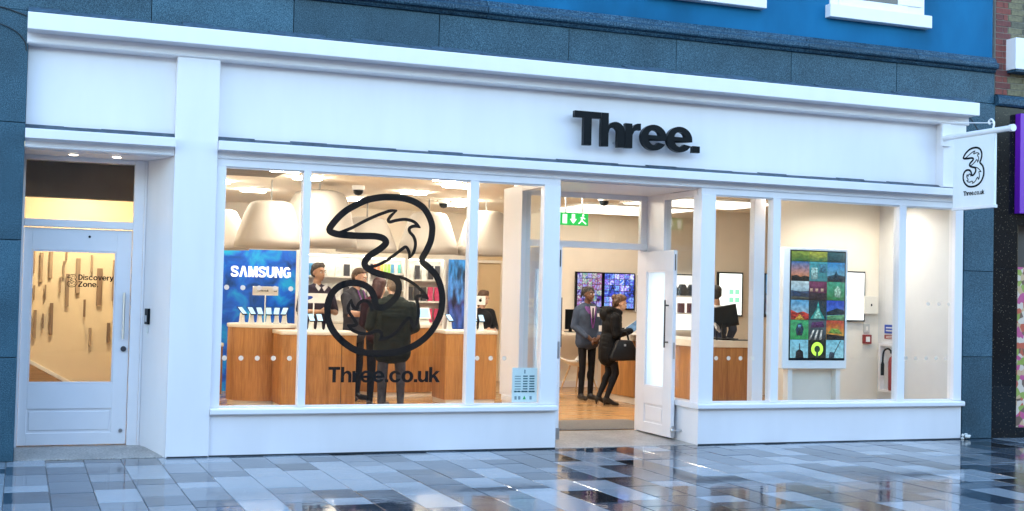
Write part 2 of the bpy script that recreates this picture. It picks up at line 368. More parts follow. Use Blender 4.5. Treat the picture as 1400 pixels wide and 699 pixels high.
def gl(ch):
    W = 0.2
    if ch == 'T': return [[(0, 1), (0, .81), (.25, .81), (.25, 0), (.46, 0), (.46, .81), (.71, .81), (.71, 1)]], .71
    if ch in 'hn':
        top = 1.0 if ch == 'h' else XH
        p = [(0, 0), (0, top), (W, top), (W, .64)] + arc(.40, .46, .25, .295, 125, 0, 10) + [(.65, 0), (.45, 0)] + arc(.33, .44, .12, .145, 0, 180, 8) + [(W, .40), (W, 0)]
        return [p], .65
    if ch == 'u':
        p = [(.65, XH), (.65, 0), (.45, 0), (.45, .10)] + arc(.25, .28, .25, .295, -55, -180, 10) + [(0, XH), (W, XH)] + arc(.32, .30, .12, .145, 180, 360, 8) + [(.45, .34), (.45, XH)]
        return [p], .65
    if ch == 'r': return [[(0, 0), (0, XH), (.19, XH), (.19, .60), (.25, .70), (.33, .75), (.43, .76), (.43, .555), (.34, .56), (.25, .51), (W, .40), (W, 0)]], .43
    if ch == 'e':
        p = arc(.36, .37, .36, .39, -28, -358, 30) + [(.72, .31), (.21, .31)] + arc(.36, .36, .155, .215, 190, 322, 10)
        c = [(.205, .44)] + arc(.36, .43, .155, .165, 175, 5, 10) + [(.515, .44)]
        return [p, c], .72
    if ch == 'o': return ring(.37, .37, .37, .39, .16, .215), .74
    if ch == 'c':
        p = arc(.37, .37, .37, .39, 20, 340, 28) + arc(.37, .37, .165, .215, -40, -320, 20)
        return [p], .72
    if ch == 'k': return [[(0, 0), (0, 1), (W, 1), (W, .47), (.43, XH), (.68, XH), (.41, .46), (.70, 0), (.46, 0), (.275, .32), (W, .25), (W, 0)]], .68
    if ch == '.': return [[(0, 0), (0, .2), (.21, .2), (.21, 0)]], .21
    if ch == 'i': return [[(0, 0), (0, XH), (W, XH), (W, 0)], [(0, .83), (0, 1), (W, 1), (W, .83)]], W
    if ch in 'sS':
        h = 1.0 if ch == 'S' else XH; w = .76 if ch == 'S' else .62; t = .19 if ch == 'S' else .155
        c = [(w - .10, h * .70), (w * .80, h * .86), (w * .5, h - t / 2), (w * .2, h * .86), (w * .14, h * .70), (w * .28, h * .57), (w * .5, h * .5), (w * .74, h * .42), (w * .87, h * .28), (w * .78, h * .13), (w * .5, t / 2), (w * .2, h * .13), (.09, h * .30)]
        return [ribbon_poly(crom(c, 4), t)], w
    if ch == 'A': return [[(0, 0), (.3, 1), (.54, 1), (.84, 0), (.62, 0), (.42, .72), (.22, 0)]], .84
    if ch == 'M': return [[(0, 0), (0, 1), (.30, 1), (.47, .38), (.64, 1), (.94, 1), (.94, 0), (.74, 0), (.74, .68), (.56, 0), (.38, 0), (.2, .68), (.2, 0)]], .94
    if ch == 'N': return [[(0, 0), (0, 1), (.22, 1), (.56, .35), (.56, 1), (.76, 1), (.76, 0), (.54, 0), (.2, .65), (.2, 0)]], .76
    if ch == 'U': return [[(0, 1), (.2, 1), (.2, .36)] + arc(.38, .34, .18, .17, 180, 360, 10) + [(.56, 1), (.76, 1), (.76, .34)] + arc(.38, .34, .38, .35, 0, -180, 14)], .76
    if ch == 'G':
        return [arc(.41, .5, .41, .51, 35, 325, 26)[:-1] + [(.80, .08), (.80, .52), (.45, .52), (.45, .36), (.61, .36), (.61, .24)] + arc(.41, .5, .205, .32, 300, 50, 18)], .82
    if ch == 'D': return [[(0, 0), (0, 1), (.36, 1)] + arc(.36, .5, .38, .5, 90, -90, 16) + [(.36, 0)], [(.2, .18), (.34, .18)] + arc(.34, .5, .19, .32, -85, 85, 12) + [(.34, .82), (.2, .82)]], .75
    if ch == 'v': return [[(0, XH), (.22, XH), (.34, .25), (.46, XH), (.67, XH), (.43, 0), (.24, 0)]], .67
    if ch == 'y': return [[(0, XH), (.22, XH), (.345, .26), (.46, XH), (.67, XH), (.40, -.08), (.33, -.18), (.22, -.22), (.08, -.21), (.08, -.05), (.17, -.05), (.23, 0)]], .67
    if ch == 'Z': return [[(0, 0), (0, .19), (.42, .82), (.03, .82), (.03, 1), (.68, 1), (.68, .82), (.26, .18), (.69, .18), (.69, 0)]], .7
    return [], .3

def glyph_mesh(ch, depth):
    polys, adv = gl(ch)
    cu = bpy.data.curves.new("g", 'CURVE'); cu.dimensions = '2D'; cu.fill_mode = 'BOTH'; cu.extrude = depth / 2
    for p in polys:
        s = cu.splines.new('POLY'); s.points.add(len(p) - 1)
        for q, pt in zip(p, s.points): pt.co = (q[0], q[1], 0, 1)
        s.use_cyclic_u = True
    o = bpy.data.objects.new("g", cu); COL.objects.link(o)
    me = bpy.data.meshes.new_from_object(o.evaluated_get(bpy.context.evaluated_depsgraph_get()))
    bpy.data.objects.remove(o); bpy.data.curves.remove(cu)
    return me, adv
def write(text, parent, mat, mtx, height, width, depth, gap=.045, name="letter", zfight=0.0):
    """lay a line of letters: local x along the line, y up, z towards the reader; mtx maps to world; scaled to cap height and total width"""
    adv = []; 
    for ch in text: adv.append(gl(ch)[1] if ch != ' ' else .3)
    tot = sum(adv) + gap * (len(text) - 1); x = 0; out = []
    for i, ch in enumerate(text):
        if ch != ' ':
            me, _ = glyph_mesh(ch, 1.0); co = np.zeros(len(me.vertices) * 3); me.vertices.foreach_get("co", co); co = co.reshape(-1, 3)
            co[:, 0] = (co[:, 0] + x) * width / tot; co[:, 1] *= height; co[:, 2] *= depth
            me.vertices.foreach_set("co", co.ravel()); me.transform(mtx); me.materials.clear(); me.materials.append(mat); me.update()
            out.append(link(name, me, parent))
        x += adv[i] + gap
    return out
def plane_mtx(origin, xdir, ydir):
    x = Vector(xdir).normalized(); y = Vector(ydir).normalized(); z = x.cross(y)
    m = Matrix((x, y, z)).transposed().to_4x4(); return Matrix.Translation(origin) @ m

# the line-drawn figure three: outline and inner lines, traced on the window plane (x, z) in metres
OUT3 = [(2.771, 2.155), (2.83, 2.247), (2.919, 2.337), (3.022, 2.403), (3.135, 2.459), (3.272, 2.492), (3.388, 2.5), (3.495, 2.496), (3.603, 2.472), (3.703, 2.42), (3.769, 2.34), (3.807, 2.249), (3.812, 2.176), (3.798, 2.081), (3.758, 1.985), (3.714, 1.889), (3.796, 1.811), (3.862, 1.745), (3.907, 1.657), (3.933, 1.552), (3.935, 1.46), (3.922, 1.365), (3.886, 1.282), (3.835, 1.194), (3.769, 1.121), (3.675, 1.052), (3.558, 0.999), (3.431, 0.97), (3.314, 0.962), (3.188, 0.966), (3.073, 0.991), (2.988, 1.036), (2.904, 1.101), (2.83, 1.186), (2.788, 1.276), (2.777, 1.346), (2.777, 1.428), (2.799, 1.508), (2.849, 1.58), (2.92, 1.627), (3.012, 1.646), (3.107, 1.637), (3.181, 1.598), (3.225, 1.537), (3.247, 1.466), (3.256, 1.423), (3.323, 1.413), (3.385, 1.444), (3.448, 1.506), (3.48, 1.574), (3.476, 1.657), (3.422, 1.71), (3.293, 1.739), (3.206, 1.767), (3.141, 1.809), (3.133, 1.856), (3.182, 1.918), (3.276, 1.982), (3.327, 2.027), (3.34, 2.06), (3.304, 2.094), (3.218, 2.109), (3.071, 2.106), (2.926, 2.109), (2.824, 2.12)]
INN3 = [[(2.88, 2.132), (2.996, 2.183), (3.111, 2.249), (3.235, 2.311), (3.318, 2.345), (3.367, 2.363), (3.445, 2.373)], [(3.445, 2.373), (3.388, 2.322), (3.357, 2.275), (3.374, 2.255), (3.436, 2.273), (3.523, 2.287), (3.598, 2.276), (3.647, 2.249), (3.689, 2.21)], [(3.689, 2.21), (3.632, 2.225), (3.581, 2.206), (3.579, 2.167), (3.624, 2.115), (3.642, 2.044), (3.623, 1.96), (3.576, 1.896)], [(3.576, 1.896), (3.58, 1.959), (3.546, 2.014), (3.499, 1.987), (3.404, 1.912), (3.332, 1.863), (3.248, 1.821), (3.175, 1.807)], [(3.362, 1.733), (3.437, 1.721), (3.517, 1.709), (3.615, 1.665), (3.703, 1.6), (3.757, 1.548), (3.792, 1.503)], [(3.792, 1.503), (3.737, 1.528), (3.682, 1.532), (3.664, 1.511), (3.684, 1.445), (3.693, 1.362), (3.679, 1.279), (3.645, 1.21)], [(3.645, 1.21), (3.624, 1.278), (3.597, 1.314), (3.55, 1.277), (3.488, 1.194), (3.426, 1.142), (3.357, 1.109), (3.29, 1.089)], [(3.29, 1.089), (3.32, 1.12), (3.315, 1.166), (3.266, 1.183), (3.183, 1.155), (3.098, 1.159), (3.025, 1.188), (2.972, 1.238)], [(2.972, 1.238), (3.016, 1.227), (3.066, 1.244), (3.038, 1.295), (2.994, 1.354), (2.978, 1.41), (3.007, 1.487)], [(3.007, 1.487), (3.024, 1.421), (3.067, 1.394), (3.076, 1.434), (3.121, 1.474), (3.174, 1.465), (3.207, 1.415), (3.217, 1.372)]]
def strip(pts, widths, closed, th):
    """flat ribbon with a small thickness: local (x, y) plane, z = thickness"""
    N = len(pts); L = []; Rr = []
    for i in range(N):
        a = Vector(pts[(i - 1) % N] if closed else pts[max(i - 1, 0)]); b = Vector(pts[(i + 1) % N] if closed else pts[min(i + 1, N - 1)])
        d = (b - a).normalized(); nn = Vector((-d.y, d.x)) * widths[i] / 2; p = Vector(pts[i])
        L.append(p + nn); Rr.append(p - nn)
    mb = MB(); v = []
    for i in range(N): v += [(L[i].x, L[i].y, 0), (Rr[i].x, Rr[i].y, 0), (L[i].x, L[i].y, th), (Rr[i].x, Rr[i].y, th)]
    f = []
    for i in range(N if closed else N - 1):
        a = 4 * i; b = 4 * ((i + 1) % N)
        f += [(a, b, b + 1, a + 1), (a + 2, a + 3, b + 3, b + 2), (a, a + 2, b + 2, b), (a + 1, b + 1, b + 3, a + 3)]
    if not closed: f += [(0, 1, 3, 2), (4 * N - 4, 4 * N - 2, 4 * N - 1, 4 * N - 3)]
    return mb.add(v, f)
def logo3(parent, mat, mtx, sc=1.0, th=0.0015, wo=0.066, wi=0.032):
    """local frame: x along, y up, origin at the middle of the figure"""
    cx, cy = 3.356, 1.731
    tr = lambda P: [((x - cx) * sc, (y - cy) * sc) for x, y in P]
    o = crom(tr(OUT3), 4, True); mb = strip(o, [wo * sc] * len(o), True, th)
    me = mb.mesh("outline"); me.transform(mtx); me.materials.append(mat); link("logo_outline", me, parent)
    for i, l_ in enumerate(INN3):
        q = crom(tr(l_), 5); n = len(q)
        w = []
        for k in range(n):
            t = min(k, n - 1 - k) / (n - 1)
            w.append(wi * sc * min(1.0, 0.35 + t * 5))
        if i in (0, 4): w[:n // 2] = [wi * sc] * (n // 2)
        if i in (3, 9): w[n // 2:] = [wi * sc] * (n - n // 2)
        mb = strip(q, w, False, th); me = mb.mesh("line")
        me.transform(Matrix.Translation((0, 0, 0.0004 * (1 + i % 2) * max(sc, .5)))); me.transform(mtx); me.materials.append(mat); link("logo_line", me, parent)

# ================================================================== the setting: ground and paving
g = MB().add([(-300, -300, -0.06), (300, -300, -0.06), (300, 300, -0.06), (-300, 300, -0.06)], [(0, 1, 2, 3)]).build("ground", pm("wet_asphalt", (0.030, 0.044, 0.058), 0.35, var=0.2, scale=3, bump=0.2))
struct(g)
bed = MB().box(-14, 22, -16, 0.45, -0.055, -0.005).build("pavement", pm("paving_joint", (0.05, 0.055, 0.06), 0.5, var=0.3, scale=30))
struct(bed)
slab_cache = {}
def slab_mesh(w, l):
    k = (round(w, 3), round(l, 3))
    if k not in slab_cache:
        mb = MB().box(-w / 2, w / 2, -l / 2, l / 2, -0.03, 0.0); me = mb.mesh("slab")
        bm = bmesh.new(); bm.from_mesh(me); es = [e for e in bm.edges if all(v.co.z > -0.001 for v in e.verts)]
        bmesh.ops.bevel(bm, geom=es, offset=0.004, segments=1, affect='EDGES'); bmesh.ops.recalc_face_normals(bm, faces=bm.faces); bm.to_mesh(me); bm.free()
        me.materials.append(M_SLAB); slab_cache[k] = me
    return slab_cache[k]
rs = random.Random(21); PW = 0.32; far_slabs = MB(); nslab = 0
LENS = [0.30, 0.42, 0.52, 0.60, 0.60]
def vis(x, y):
    d = Vector((x, y, 0)) - cam.location; z = d.dot(fwd)
    if z < 1: return False
    px = 700 + 1727.5 * d.dot(rt2) / z; py = 349.5 - 1727.5 * d.dot(up2) / z
    return -25 < px < 1425 and py < 735
k0 = 0
for c in range(-6, 40):
    x = -1.0 + c * PW + PW / 2 - 0.02; y = 0.44 - rs.random() * 0.3
    first = True
    while y > -6.0:
        l = rs.choice(LENS)
        yc = y - l / 2
        dz = rs.uniform(-0.0012, 0.0012)
        if vis(x, yc) and nslab < 298:
            o = bpy.data.objects.new("slab", slab_mesh(PW - 0.004, l - 0.004)); COL.objects.link(o); o.parent = bed
            o.location = (x, yc, dz); o.rotation_euler = (rs.uniform(-.0022, .0022), rs.uniform(-.0022, .0022), rs.uniform(-.003, .003)); nslab += 1
        else:
            far_slabs.box(x - PW / 2 + .003, x + PW / 2 - .003, yc - l / 2 + .003, yc + l / 2 - .003, -0.03, dz)
        y -= l
fs = far_slabs.build("slab_field", M_SLAB, bed); fs["kind"] = "stuff"

# ------------------------------------------------------------------ the terrace on the other side of the street (behind the viewer)
for i, (a, b, h_) in enumerate(((-16, -3.5, 7.4), (-3.4, 7.5, 6.6), (7.6, 20, 7.8), (20.1, 32, 7.0))):
    t = thing("opposite_building", ["tall dark brick house across the street, first of the row", "lower dark brick house across the street", "tallest dark brick house across the street", "dark brick house across the street, last of the row"][i], "building", ((a + b) / 2, -19, 0), group="houses across the street")
    MB().box(a, b, -27, -19, -0.05, h_).build("wall", pm("sooty_brick", (0.075, 0.055, 0.048), 0.85, var=0.3, scale=3), t)
    MB().box(a - .1, b + .1, -27.1, -18.75, h_, h_ + .3).build("parapet", pm("sooty_stone", (0.16, 0.15, 0.14), 0.8, var=0.2), t)
    for fz in range(int(h_ // 3.1)):
        for k in range(4):
            xx = a + (b - a) * (k + .5) / 4
            w_ = MB().box(xx - .6, xx + .6, -18.995, -18.95, .9 + fz * 3.1, 2.6 + fz * 3.1).build("window", pm("dark_pane", (0.03, 0.035, 0.04), 0.08), t)

# ================================================================== the building that carries the shop
bld = thing("building", "blue painted upper storey with granite band and piers around the white shopfront", "building", (5, 0, 0))
wall = MB().box(-2.2, 10.745, 0.0, 0.35, 4.535, 7.2).build("painted_wall", M_BLUE, bld)
# string course
prof = [(0.3, 4.355), (-0.012, 4.355), (-0.03, 4.372), (-0.035, 4.388), (-0.075, 4.395), (-0.085, 4.41), (-0.085, 4.45), (-0.06, 4.468), (-0.045, 4.475), (-0.04, 4.50), (-0.015, 4.533), (0.3, 4.533)]
x = -2.2
for i, xb in enumerate([-0.4, 1.9, 4.3, 6.7, 8.1, 9.6, 10.78]):
    MB().prism(prof, 'x', x + 0.003, xb - 0.003).build("moulding_stone", M_GRAND, bld); x = xb
# granite band over the cornice
js = [-2.2, -0.42, 1.044, 2.356, 3.816, 5.228, 6.49, 7.939, 9.369, 10.793]
for a, b in zip(js[:-1], js[1:]):
    bx("granite_block", M_GRAN, bld, a + 0.003, b - 0.003, 0.012 + rs.uniform(-.002, .002), 0.3, 3.99, 4.352, 0.004)
bx("core_wall", M_DARK, bld, -2.2, 10.76, 0.06, 0.36, 3.72, 4.53, 0)
# piers
for a, b in zip([0.0, 0.912, 1.946, 2.984], [0.912, 1.946, 2.984, 3.984]):
    bx("granite_block", M_GRAN, bld, -0.9, -0.001, -0.022, 0.66, a + 0.003, b - 0.003, 0.004)
for a, b in zip([0.0, 0.965, 1.977, 2.985], [0.965, 1.977, 2.985, 3.984]):
    bx("granite_block", M_GRAN, bld, 10.362, 10.795, -0.005, 0.5, a + 0.003, b - 0.003, 0.004)
bx("core_pier", M_DARK, bld, -0.88, -0.03, 0.02, 0.64, 0, 3.98, 0); bx("core_lintel", M_DARK, bld, -0.03, 10.37, 0.155, 0.34, 2.86, 3.719, 0); bx("core_pier", M_DARK, bld, 10.37, 10.78, 0.03, 0.48, 0, 3.98, 0)
# first floor windows
def upper_window(x0, x1, split, lab):
    w = bx("window_surround", M_WHITE, bld, x0 + 0.05, x1 - 0.05, -0.02, 0.2, 4.925, 6.6, 0.006)
    bx("window_sill", M_WHITE, w, x0, x1, -0.10, 0.05, 4.775, 4.922, 0.008)
    bx("frame", M_WHITE2, w, x0 + 0.16, x1 - 0.30, -0.034, -0.022, 4.93, 5.02, 0.004)
    bx("frame", M_WHITE2, w, split, x1 - 0.10, -0.036, -0.023, 5.022, 6.5, 0.004)
    bx("pane", pm("curtained_pane", (0.09, 0.07, 0.06), 0.08, var=0.3, scale=2), w, x0 + 0.2, split - 0.005, -0.030, -0.022, 5.022, 6.45, 0)
upper_window(8.37, 9.775, 9.34, ""); upper_window(6.12, 7.54, 7.1, "")

# loose cable over the granite on the left, wire at the right end
cb = thing("cable", "thin black cable sagging down the granite pier at the top left corner", "cable", (-0.1, -0.03, 3.8))
MB().tube(crom([(-0.6, -0.03, 4.02), (-0.25, -0.035, 3.99), (-0.1, -0.03, 3.955), (-0.02, -0.03, 3.93)], 5), 0.006).build("cable_run", M_DARK, cb, True)
MB().tube(crom([(-0.6, -0.03, 3.86), (-0.3, -0.04, 3.85), (-0.12, -0.04, 3.79), (-0.03, -0.03, 3.70), (-0.015, -0.03, 3.62)], 5), 0.005).build("cable_run", M_DARK, cb, True)
cb = thing("cable", "thin black wire looping from cornice end towards the hanging sign bracket", "cable", (10.4, -0.05, 3.7))
MB().tube(crom([(10.37, -0.03, 3.82), (10.43, -0.06, 3.72), (10.52, -0.05, 3.62), (10.62, -0.02, 3.55)], 5), 0.006).build("cable_run", M_DARK, cb, True)

# ================================================================== the white shopfront
sf = thing("shopfront", "white painted timber shopfront with large panes and moulded cornice", "shopfront", (5.2, 0, 0))
# cornice
cp = [(0.058, 3.80), (0.14, 3.80), (0.14, 3.690), (-0.024, 3.690), (-0.034, 3.697), (-0.040, 3.706), (-0.034, 3.714), (-0.0305, 3.722), (-0.0305, 3.788), (-0.19, 3.792), (-0.195, 3.786), (-0.205, 3.786), (-0.21, 3.792), (-0.21, 3.928), (-0.203, 3.938), (0.058, 3.986)]
MB().prism(cp, 'x', -0.012, 10.385).build("cornice", M_WHITE, sf, bevel=0.002, seg=1)
cf = MB(); pv = None
for i in range(40):
    xx = -0.01 + 10.38 * i / 39; h = 4.010 + rs.uniform(-.012, .012)
    if pv is not None: cf.prism([(-0.15, 3.9505), (-0.155, 3.957), (-0.010, h - .004), (-0.004, h), (0.009, h), (0.009, 3.990), (-0.02, 3.978)], 'x', pv[0], xx)
    pv = (xx, h)
cf.build("cornice_flashing", pm("weathered_lead", (0.06, 0.105, 0.15), 0.5, var=0.5, scale=25, bump=0.5, bscale=40), sf)
for a, b in ((1.30, 1.67), (1.68, 5.17), (6.835, 10.345)):
    MB().box(a, b, -0.031 if a < 1.5 else -0.004, 0.02, 0.0005, 0.013).build("base_dark_strip", M_DARK, sf)  # dark strip drawn along the foot where plinth meets paving
# fascia panels and pilaster
bx("fascia_panel", M_WHITE, sf, 0.0, 1.288, 0.10, 0.15, 2.90, 3.72, 0.003)
bx("fascia_panel", M_WHITE, sf, 1.676, 10.02, 0.10, 0.15, 2.90, 3.72, 0.003)
bx("pilaster", M_WHITE, sf, 1.288, 1.676, -0.028, 0.30, 0.0, 3.689, 0.006)
bx("fascia_stile", M_WHITE, sf, 10.02, 10.35, -0.028, 0.15, 2.95, 3.689, 0.004)
# architrave below the fascia
ap = [(0.15, 2.770), (0.006, 2.770), (-0.004, 2.778), (-0.006, 2.790), (0.004, 2.795), (0.006, 2.832), (-0.012, 2.845), (-0.098, 2.847), (-0.105, 2.842), (-0.112, 2.846), (-0.112, 2.925), (-0.104, 2.931), (0.15, 2.946)]
for a, b in ((0.0, 1.286), (1.678, 10.352)):
    MB().prism(ap, 'x', a, b).build("architrave", M_WHITE, sf, bevel=0.002, seg=1)
    fl = MB(); n = int((b - a) / 0.35) + 2
    prev = None
    for i in range(n):
        xx = a + (b - a) * i / (n - 1); h = 0.022 + rs.uniform(-.006, .008)
        if prev is not None: fl.prism([(0.098, 2.9460), (0.098, 2.962 + h), (0.05, 2.956 + h), (0.0, 2.9410)], 'x', prev, xx)
        prev = xx
    fl.build("lead_flashing", M_FLASH, sf)
# --- left door bay
DY = 0.62
bx("recess_soffit", M_WHITE, sf, 0.0, 1.286, 0.10, 0.75, 2.765, 2.85, 0)
MB().prism([(1.10, DY - 0.02), (1.287, 0.02), (1.287, 0.75), (1.10, 0.75)], 'z', 0.0, 2.765).build("door_reveal", M_WHITE, sf)
bx("reveal_bead", M_WHITE2, sf, 1.085, 1.105, DY - 0.05, DY - 0.021, 0.0, 2.765, 0.004)
bx("door_frame", M_WHITE2, sf, 0.99, 1.084, DY - 0.035, DY + 0.06, 0.03, 2.765, 0.005)
bx("door_frame", M_WHITE2, sf, -0.004, 0.018, DY - 0.035, DY + 0.06, 0.03, 2.765, 0.003)
bx("door_transom", M_WHITE2, sf, 0.018, 0.99, DY - 0.04, DY + 0.05, 2.10, 2.17, 0.006)
bx("transom_frame", M_WHITE2, sf, 0.018, 0.99, DY - 0.02, DY + 0.05, 2.725, 2.765, 0.004)
bx("transom_pane", M_GLASS, sf, 0.018, 0.99, DY + 0.01, DY + 0.016, 2.17, 2.725, 0)
ld = MB()
for q in ((0.02, 0.095, 0.062, 2.09), (0.848, 0.985, 0.062, 2.09), (0.095, 0.848, 1.885, 2.09), (0.095, 0.848, 0.40, 0.635), (0.095, 0.848, 0.062, 0.175)):
    ld.box(q[0], q[1], DY, DY + 0.045, q[2], q[3])
ld = ld.build("door", M_WHITE2, sf, bevel=0.003)
ld["label"] = "half glazed white door marked Discovery Zone"
bx("panel", M_WHITE2, ld, 0.095, 0.848, DY + 0.014, DY + 0.03, 0.175, 0.40, 0)
bx("raised_panel", M_WHITE2, ld, 0.115, 0.828, DY + 0.004, DY + 0.013, 0.20, 0.375, 0.006)
bx("glazing_bead", M_WHITE, ld, 0.095, 0.848, DY + 0.004, DY + 0.03, 0.636, 0.652, 0.003); bx("glazing_bead", M_WHITE, ld, 0.095, 0.848, DY + 0.004, DY + 0.03, 1.87, 1.884, 0.003)
bx("glazing_bead", M_WHITE, ld, 0.096, 0.108, DY + 0.004, DY + 0.03, 0.653, 1.869, 0.003); bx("glazing_bead", M_WHITE, ld, 0.835, 0.847, DY + 0.004, DY + 0.03, 0.653, 1.869, 0.003)
bx("pane", M_GLASS, ld, 0.108, 0.835, DY + 0.02, DY + 0.026, 0.652, 1.87, 0)
hd = MB().tube([(0.93, DY - 0.045, 1.06), (0.93, DY - 0.045, 1.50)], 0.011).tube([(0.93, DY, 1.10), (0.93, DY - 0.045, 1.10)], 0.008).tube([(0.93, DY, 1.46), (0.93, DY - 0.045, 1.46)], 0.008).build("handle", M_STEEL, ld, True)
MB().tube([(0.938, DY + .001, 0.965), (0.938, DY - 0.02, 0.965)], 0.026, 16).build("lock", pm("dark_steel", (0.12, 0.12, 0.13), 0.35, metal=1.0), ld, True)
MB().tube([(0.935, DY + .001, 0.19), (0.935, DY - 0.012, 0.19)], 0.018, 12).build("lock", M_STEEL, ld, True)
MB().tube([(0.60, DY + .001, 2.02), (0.60, DY - 0.008, 2.02)], 0.012, 10).build("peephole", M_BLACK, ld, True)
write("Discovery", ld, M_VINYL, plane_mtx((0.512, DY + 0.019, 1.61), (1, 0, 0), (0, 0, 1)), 0.052, 0.318, 0.001, name="letter")
write("Zone.", ld, M_VINYL, plane_mtx((0.512, DY + 0.019, 1.545), (1, 0, 0), (0, 0, 1)), 0.052, 0.18, 0.001, name="letter")
logo3(ld, M_VINYL, plane_mtx((0.458, DY + 0.018, 1.60), (1, 0, 0), (0, 0, 1)), 0.075, th=0.0008, wo=0.085, wi=0.04)
for xx, yy in ((0.42, 0.30), (0.80, 0.30)):
    sl_ = MB().tube([(xx, yy, 2.764), (xx, yy, 2.757)], 0.05, 16).build("soffit_light", M_PLAST, sf); MB().tube([(xx, yy, 2.7565), (xx, yy, 2.753)], 0.038, 16).build("lamp", emis("soffit_lamp", (1, .86, .68), 2.5), sl_)
# threshold of the left door: sloping worn stone
th = MB().prism([(0.03, -0.03), (0.70, -0.03), (0.70, 0.055), (0.45, 0.05), (0.03, 0.006)], 'x', 0.0, 1.27).build("threshold", M_STONE, sf, bevel=0.004)
# --- main window left: plinth, sill, mullions, panes
PL = [(1.69, 5.172), (6.832, 10.348)]
bx("plinth", M_WHITE, sf, 1.678, 5.172, 0.0, 0.12, 0.0, 0.388, 0.004)
bx("plinth", M_WHITE, sf, 6.832, 10.348, 0.0, 0.12, 0.0, 0.388, 0.004)
sp_ = [(0.13, 0.39), (-0.048, 0.39), (-0.055, 0.398), (-0.055, 0.435), (-0.045, 0.445), (0.02, 0.452), (0.13, 0.452)]
MB().prism(sp_, 'x', 1.678, 5.165).build("window_sill", M_WHITE2, sf, bevel=0.002, seg=1)
MB().prism(sp_, 'x', 6.80, 10.36).build("window_sill", M_WHITE2, sf, bevel=0.002, seg=1)
for a, b in ((1.678, 5.172), (6.832, 10.35)):
    bx("window_head", M_WHITE, sf, a, b, 0.012, 0.10, 2.705, 2.774, 0.003)
MUL = [(1.678, 1.765), (2.496, 2.570), (4.187, 4.278), (4.994, 5.172), (6.832, 7.008), (7.735, 7.832), (9.435, 9.532), (10.236, 10.35)]
for a, b in MUL:
    bx("mullion", M_WHITE, sf, a, b, 0.002, 0.115, 0.452, 2.704, 0.005)
for (a, b), (c, d) in zip(MUL[:-1], MUL[1:]):
    if b < 6 and c > 6: continue
    if abs(b - 5.172) < .01: continue
    pn = bx("pane", M_GLASS, sf, b + 0.002, c - 0.002, 0.055, 0.061, 0.454, 2.703, 0)
    for q in ((b + .001, c - .001, 0.453, 0.468), (b + .001, c - .001, 2.69, 2.7035)):
        bx("glazing_bead", M_WHITE2, pn, q[0], q[1], 0.03, 0.054, q[2], q[3], 0.003)
# deep reveals behind the mullions (seen through the glass, left cheeks)
# --- entrance recess
IX0, IX1, IY = 5.10, 6.832, 1.28
bx("recess_soffit", M_WHITE, sf, 5.172, 6.831, 0.10, 1.34, 2.76, 2.85, 0)
# right return
bx("plinth", M_WHITE, sf, 6.834, 6.94, 0.121, IY, 0.0, 0.388, 0.003)
bx("window_sill", M_WHITE2, sf, 6.80, 6.95, 0.131, IY, 0.391, 0.452, 0.004)
bx("post", M_WHITE, sf, 6.833, 6.93, 0.86, IY + 0.08, 0.453, 2.76, 0.004)
bx("post", M_WHITE, sf, 6.833, 6.93, 0.116, 0.19, 0.453, 2.76, 0.004)
bx("window_head", M_WHITE, sf, 6.834, 6.93, 0.19, 0.86, 2.69, 2.758, 0.003)
bx("pane", M_GLASS, sf, 6.87, 6.876, 0.191, 0.859, 0.453, 2.689, 0)
# left return
bx("plinth", M_WHITE, sf, 5.06, 5.170, 0.121, IY, 0.0, 0.388, 0.003)
bx("window_sill", M_WHITE2, sf, 5.05, 5.176, 0.131, IY, 0.391, 0.452, 0.004)
bx("post", M_WHITE, sf, 5.06, 5.168, 0.80, IY + 0.08, 0.453, 2.76, 0.004)
bx("pane", M_GLASS, sf, 5.11, 5.116, 0.116, 0.80, 0.453, 2.70, 0)
bx("window_head", M_WHITE, sf, 5.06, 5.168, 0.116, 0.80, 2.70, 2.758, 0.003)
